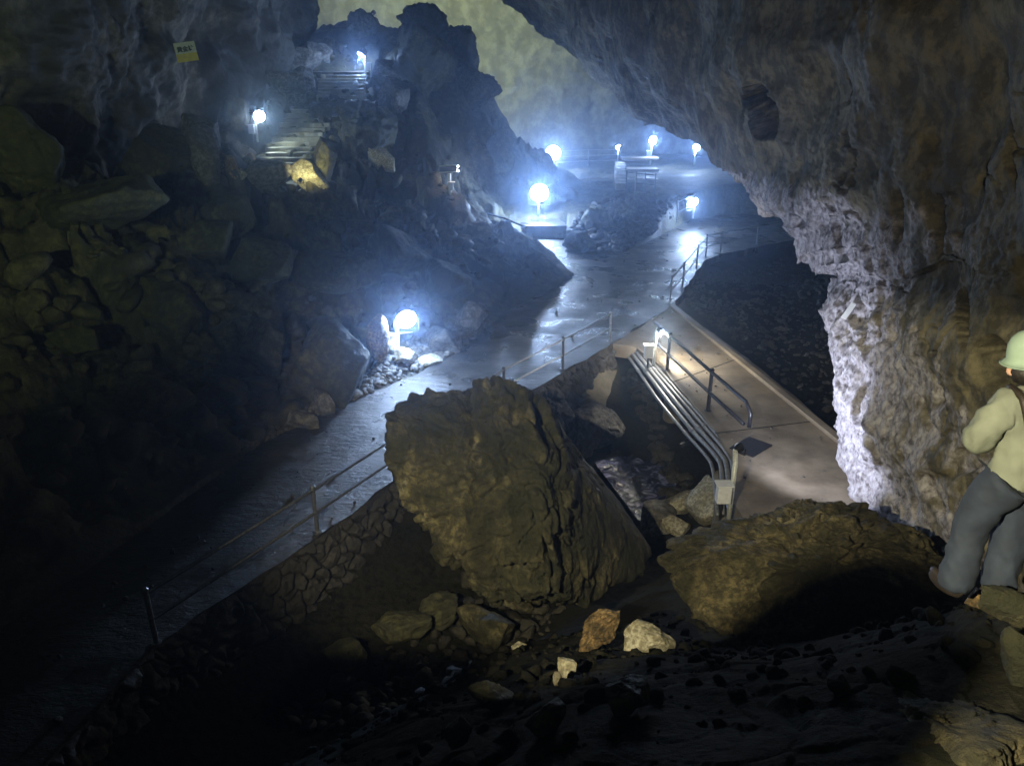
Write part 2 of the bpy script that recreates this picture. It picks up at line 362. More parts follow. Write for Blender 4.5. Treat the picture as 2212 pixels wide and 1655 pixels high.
# regularised thin-plate interpolation
def tps(r2): return np.where(r2 > 1e-9, .5 * r2 * np.log(np.maximum(r2, 1e-9)), 0)
def tps_fit(C, lam):
    n = len(C); d2 = ((C[:, None, :2] - C[None, :, :2]) ** 2).sum(-1)
    A = np.zeros((n + 3, n + 3)); A[:n, :n] = tps(d2) + np.eye(n) * lam
    A[:n, n:n + 2] = C[:, :2]; A[:n, n + 2] = 1; A[n:, :n] = A[:n, n:].T
    return np.linalg.solve(A, np.r_[C[:, 2], 0, 0, 0])
WTS = tps_fit(C, .35)
def base_height(x, y):
    out = np.empty(len(x))
    for s in range(0, len(x), 40000):
        X, Yv = x[s:s + 40000], y[s:s + 40000]
        k = tps((X[:, None] - C[None, :, 0]) ** 2 + (Yv[:, None] - C[None, :, 1]) ** 2)
        out[s:s + 40000] = k @ WTS[:-3] + X * WTS[-3] + Yv * WTS[-2] + WTS[-1]
    return out

# stairs corridor: (x, y, z) centre line
ST_LOW = (D(603, 386, 31.8), D(676, 236, 37.4)); ST_UP = (D(737, 214, 38.4), D(741, 163, 41.2))
def corridor(x, y, z, a, b, half, drop):
    ax, ay = b[0] - a[0], b[1] - a[1]; l2 = ax * ax + ay * ay
    t = ((x - a[0]) * ax + (y - a[1]) * ay) / l2
    d = np.abs((x - a[0]) * -ay + (y - a[1]) * ax) / math.sqrt(l2)
    w = (1 - sstep(half, half + .55, d)) * sstep(-.75, -.45, t) * (1 - sstep(1.12, 1.4, t))
    zt = a[2] + (b[2] - a[2]) * np.clip(t, 0, 1) - drop
    return z * (1 - w) + zt * w

NA, NR = 640, 640
ang = np.linspace(R(-54), R(54), NA); rad = np.geomspace(2.0, 78, NR)
AA, RR = np.meshgrid(ang, rad)
X = (np.sin(AA) * RR).ravel(); Y = (np.cos(AA) * RR).ravel() - 1.2
Z = base_height(X, Y)
ip, idk = in_poly(X, Y, PATH), in_poly(X, Y, DECK)
dp = seg_dist(X, Y, PATH, True); dd = seg_dist(X, Y, DECK, True)
away = np.where(ip | idk, 0, sstep(0, 1.6, np.minimum(dp, dd)))
P2 = np.stack([X, Y, Z * 0], 1)
far = sstep(14, 40, Y)
amp = (1 - .7 * sstep(2.5, 4, X) * sstep(30, 33, Y) * (1 - sstep(48, 54, Y))) * (1 - .65 * sstep(42.5, 46, Y)) * away * (0.35 + .65 * sstep(-1, 3, Z))
left = sstep(2, -3, X - .25 * (Y - 12)) * sstep(6, 12, Y)
wob = fbm(P2 * .35, 3, seed=5) * 1.1
Z = Z + amp * wob * (.35 + .65 * left)
warpx = X + fbm(P2 * .8, 3, seed=21) * .7; warpy = Y + fbm(P2 * .8, 3, seed=22) * .7
b1 = blocks2(warpx / 2.1, warpy / 2.1, 3); b2 = blocks2(warpx / .8 + 9, warpy / .8, 8); b3 = blocks2(warpx / .3 + 4, warpy / .3, 14)
near_ = (1 - sstep(11, 13, Y + .3 * X)) * sstep(-5.5, -4, X - .4 * (Y - 7))
Z = Z + (1 - .75 * near_) * amp * (left * (.75 * (b1 - .3) + .34 * (b2 - .3)) + (1 - left) * .13 * (b2 - .3) + .07 * (b3 - .3) + fbm(P2 * 3, 4, .55, seed=31) * (.05 + .11 * left))
Z = np.where(ip & ~idk, np.minimum(Z, -.14), Z)
Z = np.where(idk, np.minimum(Z, -.5), Z)
Z = corridor(X, Y, Z, *ST_LOW, 1.1, .12); Z = corridor(X, Y, Z, *ST_UP, 1.1, .12)
# right under the masonry the gully floor keeps clear of the wall
TV = np.stack([X, Y, Z], 1)
# push lumps sideways a little so that steep faces are not smooth
dv = np.stack([fbm(TV * .9 + 5, 4, seed=41), fbm(TV * .9 + 9, 4, seed=42), fbm(TV * .9 + 13, 4, .6, seed=43)], 1)
TV = TV + dv * (amp * .55 * (1 - .9 * near_))[:, None] * (.3 + .7 * sstep(.5, 4, Z))[:, None]
idx = np.arange(NA * NR).reshape(NR, NA)
TF = np.stack([idx[:-1, :-1].ravel(), idx[:-1, 1:].ravel(), idx[1:, 1:].ravel(), idx[1:, :-1].ravel()], 1)
terrain = obj('ground', TV, TF, M['slope'], loc=(0, 0, 0)); tag(terrain, kind='structure')
# muddy gully and hollow; on the near slope the black stands in for shade
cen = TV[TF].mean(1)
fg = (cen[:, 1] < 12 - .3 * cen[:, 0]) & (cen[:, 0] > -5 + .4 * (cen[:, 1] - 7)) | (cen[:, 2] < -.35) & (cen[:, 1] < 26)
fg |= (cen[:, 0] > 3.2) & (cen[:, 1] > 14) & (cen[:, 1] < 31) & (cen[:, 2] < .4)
terrain.data.materials.append(M['shade_mud'])
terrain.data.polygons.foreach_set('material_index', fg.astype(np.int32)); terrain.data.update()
TB = BVHTree.FromPolygons([Vector(v) for v in TV], TF.tolist())
def T(px, py):
    h = TB.ray_cast(Vector(EYE), Vector(ray(px, py)).normalized())
    return np.array(h[0]) if h[0] is not None else U(px, py, 0)
def H(x, y):
    h = TB.ray_cast(Vector((x, y, 40)), Vector((0, 0, -1)))
    return h[0].z if h[0] is not None else 0.0

# ------------------------------------------------------------------ rock shells (walls of the cave)
def resample(pts, n):
    pts = np.asarray(pts, float); k = np.linspace(0, len(pts) - 1, n); i = np.arange(len(pts))
    lin = np.stack([np.interp(k, i, pts[:, c]) for c in range(pts.shape[1])], 1)
    i0 = np.clip(np.floor(k).astype(int), 0, len(pts) - 2); t = (k - i0)[:, None]
    p0, p1, p2, p3 = pts[np.maximum(i0 - 1, 0)], pts[i0], pts[i0 + 1], pts[np.minimum(i0 + 2, len(pts) - 1)]
    cr = .5 * (2 * p1 + (p2 - p0) * t + (2 * p0 - 5 * p1 + 4 * p2 - p3) * t ** 2 + (3 * p1 - p0 - 3 * p2 + p3) * t ** 3)
    return .5 * lin + .5 * cr
def shell_faces(n, m):
    i = np.arange(n * m).reshape(n, m)
    return np.stack([i[:-1, :-1].ravel(), i[:-1, 1:].ravel(), i[1:, 1:].ravel(), i[1:, :-1].ravel()], 1)
def shell_normals(V, n, m):
    G = V.reshape(n, m, 3); a = np.gradient(G, axis=0); b = np.gradient(G, axis=1)
    N = np.cross(a, b); return (N / (np.linalg.norm(N, axis=2, keepdims=True) + 1e-9)).reshape(-1, 3)

# the overhanging wall on the right
LIP = [(2030, 1230, 10.6), (1900, 1165, 11.2), (1856, 1090, 12.0), (1834, 1000, 12.6), (1822, 920, 12.8), (1808, 850, 13.0), (1800, 790, 13.2), (1784, 735, 13.3), (1783, 690, 13.6), (1800, 640, 13.8), (1815, 600, 14.0), (1812, 572, 14.2),
       (1786, 590, 14.4), (1765, 565, 14.8), (1742, 530, 15.4), (1705, 470, 16.8), (1645, 425, 18.8), (1600, 365, 21.2), (1510, 318, 25), (1435, 276, 28), (1352, 220, 32), (1292, 172, 36), (1232, 112, 41), (1162, 48, 46), (1090, -8, 50), (1000, -80, 54), (900, -200, 56)]
TGT = [(2500, 1500, 6.0), (2480, 1400, 6.0), (2450, 1300, 6.1), (2450, 1150, 6.3), (2450, 1050, 6.4), (2450, 950, 6.5), (2450, 860, 6.5), (2450, 800, 6.5), (2450, 740, 6.5), (2450, 690, 6.6), (2450, 640, 6.6), (2450, 600, 6.7),
       (2450, 560, 6.7), (2450, 520, 6.8), (2450, 470, 6.8), (2450, 400, 6.9), (2450, 330, 7.0), (2450, 250, 7.1), (2450, 150, 7.3), (2450, 50, 7.6), (2400, -80, 8), (2330, -200, 9), (2230, -300, 10), (2100, -400, 12), (1900, -460, 15), (1700, -520, 18), (1500, -600, 22)]
lip = resample([D(*q) for q in LIP], 520); tgt = resample([D(*q) for q in TGT], 520)
vs = np.r_[np.linspace(-1, 0, 50)[:-1], np.linspace(0, 1, 330) ** 1.25]
NU, NV = len(lip), len(vs)
size = np.linalg.norm(lip - EYE, axis=1)[:, None, None] / 14
back = lip[:, None, :] + (-np.minimum(vs, 0))[None, :, None] ** 1.3 * np.array((2.6, 2.6, .55))[None, None, :] * size
u = np.clip(vs, 0, 1)[None, :, None]
front = lip[:, None, :] * (1 - u) + tgt[:, None, :] * u
span = np.linalg.norm(tgt - lip, axis=1)[:, None, None]
bul = np.sin(np.pi * u ** .55) * span * .035
front = front + bul * np.array((-.5, -.55, -.1))[None, None, :]
RV = np.where(vs[None, :, None] < 0, back, front).reshape(-1, 3)
RN = shell_normals(RV, NU, NV)
g_ = RN.reshape(NU, NV, 3) * np.sign((RN * (np.array((-1.0, 13, 2.5)) - RV)).sum(1)).reshape(NU, NV, 1)
for _ in range(14):
    g_ = (g_ + np.roll(g_, 3, 0) + np.roll(g_, -3, 0)) / 3; g_[:3], g_[-3:] = g_[3], g_[-4]
    p_ = np.pad(g_, ((0, 0), (3, 3), (0, 0)), mode='edge'); g_ = (p_[:, :-6] + p_[:, 3:-3] + p_[:, 6:]) / 3
RN = (g_ / (np.linalg.norm(g_, axis=2, keepdims=True) + 1e-9)).reshape(-1, 3)
dist_lip = (np.clip(vs, 0, 1)[None, :] * span[:, :, 0]).ravel()
ui = np.repeat(np.arange(NU) / (NU - 1), NV)
near = 1 - sstep(.5, .8, ui)
edge = np.exp(-dist_lip / 1.6)
st = RV * np.array((1, 1, .8))
disp = .9 * fbm(RV * .33, 3, seed=51) + .5 * fbm(RV * .8, 4, .55, seed=52, ridged=True) * (.1 + .9 * edge) + .2 * fbm(RV * 2.6, 4, .6, seed=53, ridged=True) * (.14 + .86 * edge)
f1, f2, cid = worley3(RV * np.array((.75, .75, .3)) + fbm(RV * 1.1, 2, seed=55)[:, None] * .7, 61)
disp += -.16 * np.exp(-((f2 - f1) / .03) ** 2) * sstep(.6, .8, fbm(RV * .35, 2, seed=57) + .5)
disp += -.12 * sstep(.7, .82, perlin(st * 1.7, 63) + .5) * near
disp += .05 * fbm(RV * 9, 3, .6, seed=58) + .06 * fbm(RV * np.array((2.6, 2.6, .7)), 4, .6, seed=59) * (1 - edge)
RV = RV + RN * disp[:, None] * (0.35 + .65 * sstep(0, 1.2, dist_lip + (vs[None, :] < 0).repeat(NU, 0).ravel() * .6))[:, None]
pv = RV - EYE; pz_ = pv @ FWD; ppx, ppy = CX + F * pv[:, 0] / pz_, CY - F * (pv @ UPV) / pz_
def dent(x, y, rx, ry, dep, wobf=.12):
    q_ = ((ppx - x) / rx) ** 2 + ((ppy - y) / ry) ** 2 + fbm(RV * 1.5, 3, seed=77) * .8
    return dep * (1 - sstep(.55, 1.05, q_)) * (vs[None, :] > .005).repeat(NU, 0).ravel()
hole = dent(1628, 212, 24, 36, .55) + dent(1648, 258, 36, 46, .55) + dent(2140, 780, 40, 60, .6) + dent(2080, 690, 14, 70, .4) + dent(1940, 470, 12, 60, .35) + dent(2030, 480, 10, 80, .35)
RV = RV - RN * hole[:, None]
# teeth along the hanging fringe
tooth = edge * near * sstep(.36, .42, ui) * np.clip(perlin(np.stack([ui * 60, ui * 0, ui * 0], 1), 71), 0, 1)
RV[:, 2] -= tooth * .5
cwid = np.interp(ui, [0, .08, .2, .34, .42, .5, .6, .66, .7, 1], [5.0, 5.0, 4.2, 3.2, 3.2, 5.0, 5.4, 3.0, .3, 0])
crust = np.clip(1 - dist_lip / np.maximum(cwid, .05), -1, 1) * .55 + .42
crust = np.where(cwid < .1, 0, crust) * (1 - sstep(.62, .72, ui))
right_wall = obj('cave_wall', RV, shell_faces(NU, NV), M['wall_right'], loc=(6, 10, 0)); tag(right_wall, kind='structure'); attr(right_wall, 'crust', crust)
right_wall.data.polygons.foreach_set('use_smooth', np.ones(len(right_wall.data.polygons), bool))

def sheet(name, rows, n, m, mat, amps, seed, wrap=None, kind='structure'):
    """rows: list of rows (bottom to top) of world points"""
    g = np.stack([resample(r, m) for r in rows]); g = np.stack([resample(g[:, k], n) for k in range(m)], 1)
    V = g.reshape(-1, 3); Nn = shell_normals(V, n, m)
    q = V * np.array((1, 1, 1.1))
    d = sum(a * fbm(q * f, 4, .55, seed=seed + i, ridged=(i == 1)) for i, (f, a) in enumerate(amps))
    V = V + Nn * d[:, None]
    o = obj(name, V, shell_faces(n, m), mat, loc=V.mean(0)); tag(o, kind=kind)
    return o, V
# left wall; its right end turns away from the camera
def lw(py, dy): return [D(-500, py + 160, 13 + dy), D(-250, py + 120, 17 + dy), D(0, py + 60, 21 + dy), D(200, py + 20, 26 + dy), D(380, py, 30 + dy), D(520, py - 20, 35 + dy), D(610, py - 30, 40 + dy), D(648, py - 40, 44 + dy), D(655, py - 45, 50 + dy), D(640, py - 60, 60 + dy)]
left_wall, LWV = sheet('cave_wall', [lw(400, .8), lw(230, .3), lw(100, 0), lw(0, -.3), lw(-150, -1), lw(-400, -3)], 300, 420, M['wall_left'], [(.14, 2.6), (.3, .6), (.9, .22), (2.6, .12)], 81)
def bw(py, dy): return [D(420, py, 74 + dy), D(700, py, 70 + dy), D(950, py, 68 + dy), D(1150, py, 66 + dy), D(1300, py, 65 + dy), D(1450, py, 62 + dy), D(1650, py, 56 + dy), D(1900, py, 48 + dy), D(2100, py, 40 + dy)]
back_wall, BWV = sheet('cave_wall', [bw(520, -4), bw(380, -1), bw(250, 0), bw(100, 0), bw(-60, -1), bw(-300, -6)], 300, 420, M['wall_back'], [(.06, 2.4), (.16, .8), (.5, .22), (1.5, .1)], 91)
WB = BVHTree.FromPolygons([Vector(v) for v in LWV], shell_faces(300, 420).tolist())
def TW(px, py):
    h = WB.ray_cast(Vector(EYE), Vector(ray(px, py)).normalized())
    return np.array(h[0]) if h[0] is not None else D(px, py, 30)

# ------------------------------------------------------------------ paths and deck
def rough_edge(poly, step=.35, jit=.035):
    out = []
    for k in range(len(poly)):
        a, b = np.array(poly[k][:2]), np.array(poly[(k + 1) % len(poly)][:2]); n = max(1, int(np.linalg.norm(b - a) / step))
        for i in range(n):
            p = a + (b - a) * i / n; out.append(p + rng.normal(0, jit, 2) * (0 if i == 0 else 1))
    return out
def slab(name, poly, z, thick, mat, parent=None, jit=.035):
    e = rough_edge(poly, jit=jit); n = len(e)
    V = [(p[0], p[1], z) for p in e] + [(p[0], p[1], z - thick) for p in e]
    return obj(name, V, [tuple(range(n))] + [(k, k + n, (k + 1) % n + n, (k + 1) % n) for k in range(n)], mat, parent, loc=None if parent else (e[0][0], e[0][1], z - thick))
def orient(o):
    bm = bmesh.new(); bm.from_mesh(o.data); bmesh.ops.recalc_face_normals(bm, faces=bm.faces); bm.to_mesh(o.data); bm.free()
    return o
pth = orient(slab('path', PATH, 0, .3, M['path'])); tag(pth, kind='structure')
landing = orient(slab('path', UU([(1092, 466), (1136, 489), (1224, 488), (1200, 462), (1150, 452)], .55), .55, .6, M['path'])); tag(landing, kind='structure')
br = thing('footbridge', U(1480, 860, 0), 'low brown concrete footbridge deck crossing the gully', 'footbridge')
orient(slab('deck', DECK, .015, .38, M['deck'], br, .015))
mb = MB()
k0, k1 = DECK[1], DECK[5]
dv_ = (k1 - k0) / np.linalg.norm(k1 - k0); nv_ = np.array((-dv_[1], dv_[0], 0))
mb.box((k0 + k1) / 2 + nv_ * -.0 + np.array((0, 0, .05)), (np.linalg.norm(k1 - k0) * .995, .2, .1), Matrix.Rotation(math.atan2(dv_[1], dv_[0]), 3, 'Z'))
mb.build('kerb', M['deck'], br, bevel=.02)
for a_, b_ in (((1452, 826), (1602, 772)), ((1545, 936), (1772, 908))):
    A_, B_ = U(*a_, .0165), U(*b_, .0165); md = (A_ + B_) / 2; dl = B_ - A_
    MB().box(md, (np.linalg.norm(dl), .03, .004), Matrix.Rotation(math.atan2(dl[1], dl[0]), 3, 'Z')).build('joint_strip', M['shade_mud'], br)
for q in ((1452, 905), (1570, 1130)):
    p = U(q[0], q[1] - 30, -.9); g = -2.8
    MB().lathe((p[0] + .1, p[1] + .35, g), [(.3, 0), (.26, .3), (.24, -.37 - g), (.34, -.365 - g)], n=18).build('pier', M['concrete'], br, smooth=False)

# ------------------------------------------------------------------ masonry under the path edge
def masonry():
    top = [p.copy() for p in RAIL_EDGE]
    top = resample(np.array(top), 900)
    tang = np.gradient(top, axis=0); nrm = np.stack([tang[:, 1], -tang[:, 0], tang[:, 2] * 0], 1); nrm /= np.linalg.norm(nrm, axis=1, keepdims=True)
    m = 130; h = np.linspace(0, 1, m)
    depth = np.interp(top[:, 1], [5, 8.4, 10, 13, 19, 23], [.6, 1.3, 2.1, 2.5, 2.3, 2.0])
    V = top[:, None, :] + nrm[:, None, :] * (.03 + h[None, :, None] * .5) - np.array((0, 0, 1))[None, None, :] * (h[None, :] * depth[:, None])[:, :, None]
    V[:, :, 2] -= .005
    V = V.reshape(-1, 3); Nn = np.repeat(nrm, m, 0)
    q = V + np.stack([fbm(V * 1.3, 3, seed=k) for k in (1, 2, 3)], 1) * .42
    f1, f2, cid = worley3(q * np.array((2.9, 2.9, 3.6)), 5)
    e = np.clip((f2 - f1) / .3, 0, 1)
    d = (e ** .5) * .13 + (cid - .5) * .1 * e + fbm(V * 7, 3, seed=9) * .05
    fade = np.tile(sstep(0, .06, h), len(top))
    V = V + Nn * ((d - .06) * fade)[:, None]
    o = obj('stone_wall', V, shell_faces(len(top), m), M['masonry'], loc=RAIL_EDGE[2] - np.array((0, 0, 1.5)))
    attr(o, 'joint', (1 - np.clip((f2 - f1) / .09, 0, 1)) * .9)
    tag(o, 'rough stone retaining wall holding up the railed edge of the lower path', 'retaining wall')
    orient(o)
masonry()

# ------------------------------------------------------------------ rocks
def ico(sub):
    bm = bmesh.new(); bmesh.ops.create_icosphere(bm, subdivisions=sub, radius=1); bm.verts.ensure_lookup_table()
    V = np.array([v.co[:] for v in bm.verts]); Fc = np.array([[v.index for v in f.verts] for f in bm.faces]); bm.free()
    return V / np.linalg.norm(V, axis=1, keepdims=True), Fc
ICO = {k: ico(k) for k in (2, 3, 4, 5, 6, 7)}
def soft_radial(dirs, nrm, dist, sharp):
    c = np.maximum(dirs @ nrm.T, 1e-3) / dist[None, :]
    return (c ** sharp).sum(1) ** (-1 / sharp)
def rot3(a, b, c): return np.array(Matrix.Rotation(a, 3, 'Z') @ Matrix.Rotation(b, 3, 'X') @ Matrix.Rotation(c, 3, 'Y'))
def rock_shape(dims, rot=(0, 0, 0), seed=0, sub=4, planes=9, sharp=44, amp=.09, freq=1.6):
    r_ = np.random.default_rng(seed); dirs, Fc = ICO[sub]
    nrm = r_.normal(size=(planes, 3)); nrm = np.r_[nrm, -nrm[: planes // 2]]; nrm /= np.linalg.norm(nrm, axis=1, keepdims=True)
    nrm = np.r_[nrm, [(0, 0, 1), (0, 0, -1), (1, 0, 0), (-1, 0, 0), (0, 1, 0), (0, -1, 0)]]
    dist = np.r_[r_.uniform(.58, .92, len(nrm) - 6), np.full(6, 1.0)]
    V = dirs * soft_radial(dirs, nrm, dist, sharp)[:, None]
    V = V * (np.array(dims) / 2)
    s = max(dims)
    off = r_.uniform(-50, 50, 3)
    q = V / s * 2 * freq + off
    n = amp * s * .5 * (fbm(q, 4, .55, seed=seed) * .9 + .55 * fbm(q * 1.7, 4, .55, seed=seed + 3, ridged=True))
    V = V + dirs * n[:, None]
    return V @ rot3(*rot).T, Fc
def rock(name, c, dims, label, cat, mat, rot=(0, 0, 0), seed=0, sub=4, group=None, **k):
    V, Fc = rock_shape(dims, rot, seed, sub, **k)
    o = obj(name, V + np.array(c), Fc, mat, loc=np.array(c) + np.array((0, 0, V[:, 2].min())))
    return tag(o, label, cat, group)
def hull_rock(name, pts, label, cat, mat, sub=6, sharp=26, amp=.12, freq=1.1, seed=1, fine=.02, cracks=(), lump=1.4, calm=None):
    pts = np.array(pts); bm = bmesh.new()
    for p in pts: bm.verts.new(p)
    bmesh.ops.convex_hull(bm, input=bm.verts); bm.normal_update()
    c = pts.mean(0); nr, ds = [], []
    for f in bm.faces:
        nn = np.array(f.normal[:]); d = nn @ (np.array(f.calc_center_median()[:]) - c)
        if d < 0: nn, d = -nn, -d
        if d > 1e-3: nr.append(nn); ds.append(d)
    bm.free()
    dirs, Fc = ICO[sub]; ext = pts.max(0) - pts.min(0)
    e = ext / ext.max(); dd_ = dirs * e; dd_ /= np.linalg.norm(dd_, axis=1, keepdims=True)
    V = dd_ * soft_radial(dd_, np.array(nr), np.array(ds), sharp)[:, None]
    q = V * freq + seed * 7.3; w = np.stack([fbm(q * .8, 3, seed=seed + k) for k in (1, 2, 3)], 1)
    n = amp * (fbm(q + w, 4, .55, seed=seed + 5) * lump + .9 * fbm(q * 1.9 + w, 4, .55, seed=seed + 6, ridged=True)) + fine * fbm(q * 9, 4, .65, seed=seed + 8, ridged=True)
    f1, f2, cid = worley3(q * 2.2 + w * 1.5, seed + 40)
    g1, g2, gid = worley3(q * 5.5 + w * 2, seed + 60)
    n = n - amp * .5 * np.exp(-((f2 - f1) / .05) ** 2) + amp * 1.0 * (cid - .5) * sstep(0, .12, f2 - f1) + amp * .3 * (gid - .5) * sstep(0, .1, g2 - g1)
    if calm is not None: n = n * (1 - .72 * sstep(.3, .75, dd_ @ (np.array(calm) / np.linalg.norm(calm))))
    V = V + dd_ * n[:, None] + c
    for a, b, wd, dp_ in cracks:
        A, B = D(*a), D(*b); ab = B - A; t_ = np.clip(((V - A) @ ab) / (ab @ ab), 0, 1)
        dd2 = np.linalg.norm(V - (A + t_[:, None] * ab), axis=1) + .25 * w[:, 0]
        toward = (EYE - A) / np.linalg.norm(EYE - A)
        V = V - toward * (dp_ * np.exp(-(dd2 / wd / 1.6) ** 2) * (dd_ @ toward > 0))[:, None]
    o = obj(name, V, Fc, mat, loc=(c[0], c[1], V[:, 2].min()))
    return tag(o, label, cat)

# the leaning slab in the foreground: lit left face, a ridge, a dark right face
hull_rock('leaning_boulder', [D(*q) for q in [(846, 905, 9.6), (895, 852, 10), (960, 854, 10), (1042, 842, 10.1), (1062, 862, 9.8), (1104, 838, 9.9), (1140, 850, 10), (1190, 915, 10.4), (1262, 995, 12.0), (1335, 1080, 12.0), (1412, 1190, 11.3), (1385, 1245, 10.4), (1240, 1300, 8.8), (1060, 1290, 8.4), (940, 1190, 8.6), (880, 1060, 8.9), (848, 985, 9.2),
          (1140, 890, 9.5), (1175, 970, 9.2), (1175, 1100, 8.6), (1165, 1230, 8.2), (930, 920, 11.5), (1090, 880, 12), (1240, 1050, 13), (1350, 1200, 12.4), (1000, 1150, 11)]],
          'huge leaning boulder with a jagged flat top in the centre foreground', 'boulder', M['slab'], sub=7, sharp=90, amp=.24, freq=.95, seed=3, fine=.06, lump=.6, calm=(1, .1, -.1),
          cracks=[((1012, 830, 9.8), (1035, 1010, 9.0), .09, .34), ((1035, 1010, 9.0), (1010, 1180, 8.4), .06, .2), ((900, 1010, 9.0), (1120, 960, 9.0), .05, .16), ((1120, 1190, 8.2), (1140, 830, 9.8), .04, .12)])
hull_rock('pitted_boulder', [D(*q) for q in [(1440, 1175, 8.6), (1448, 1265, 7.9), (1535, 1362, 7.3), (1700, 1400, 6.9), (1900, 1430, 6.6), (2050, 1330, 6.7), (2068, 1250, 7.2), (1960, 1138, 8.2), (1830, 1090, 8.9), (1745, 1079, 9.0), (1650, 1098, 9.0), (1560, 1140, 8.9), (1480, 1155, 8.8),
          (1600, 1190, 8.0), (1800, 1180, 7.7), (1960, 1240, 7.1), (1600, 1250, 9.6), (1850, 1200, 9.8), (2000, 1250, 8.6)]],
          'broad pitted boulder with dark hollows beside the walking person', 'boulder', M['pitted'], sub=7, sharp=34, amp=.16, freq=1.3, seed=8, fine=.03)

def traced(name, pts, thick, label, mat, **k):
    # front outline points given as (px, py, dY); the stone sits on the ground under its lowest point
    q = max(pts, key=lambda p: p[1]); Y0 = T(q[0], q[1] - 4)[1] - q[2]
    fr = [D(a, b, Y0 + c) for a, b, c in pts]; ce = np.mean(fr, 0)
    return hull_rock(name, fr + [ce + (p - ce) * .75 + np.array((0, thick, -thick * .45)) for p in fr], label, name, M[mat], **k)
traced('boulder', [(1228, 892, .5), (1285, 864, .8), (1330, 890, .6), (1353, 925, .5), (1345, 945, .2), (1300, 968, 0), (1252, 978, -.1), (1280, 915, -.2)], 1.4, 'wedge-shaped wet boulder lying in the gully beside the stream', 'grey_rock', sub=6, sharp=60, amp=.05, freq=1.6, seed=21)
traced('stone', [(1262, 1345, .1), (1292, 1318, .15), (1340, 1318, .1), (1338, 1350, 0), (1325, 1378, -.05), (1285, 1405, -.1), (1250, 1412, -.12), (1252, 1395, 0), (1300, 1350, -.12), (1330, 1330, -.05)], .16, 'tilted orange block with a flaky pale side', 'ochre_rock', sub=6, sharp=70, amp=.02, freq=4, seed=22, fine=.006)
traced('stone', [(1345, 1408, 0), (1348, 1360, .15), (1375, 1338, .2), (1415, 1348, .2), (1460, 1385, .15), (1455, 1402, .05), (1420, 1410, -.02), (1385, 1412, -.05), (1390, 1370, 0), (1425, 1375, 0)], .18, 'pale cream angular stone beside the tilted orange block', 'pale_rock', sub=6, sharp=70, amp=.02, freq=3.5, seed=23, fine=.005)
traced('boulder', [(2030, 1690, 0), (2042, 1640, .05), (2062, 1602, .1), (2105, 1583, .15), (2170, 1592, .15), (2235, 1580, .15), (2240, 1690, 0), (2120, 1700, -.1), (2110, 1630, -.05)], .5, 'near tan boulder in the lower right corner', 'pitted', sub=6, sharp=60, amp=.05, freq=3.2, seed=31, fine=.012)
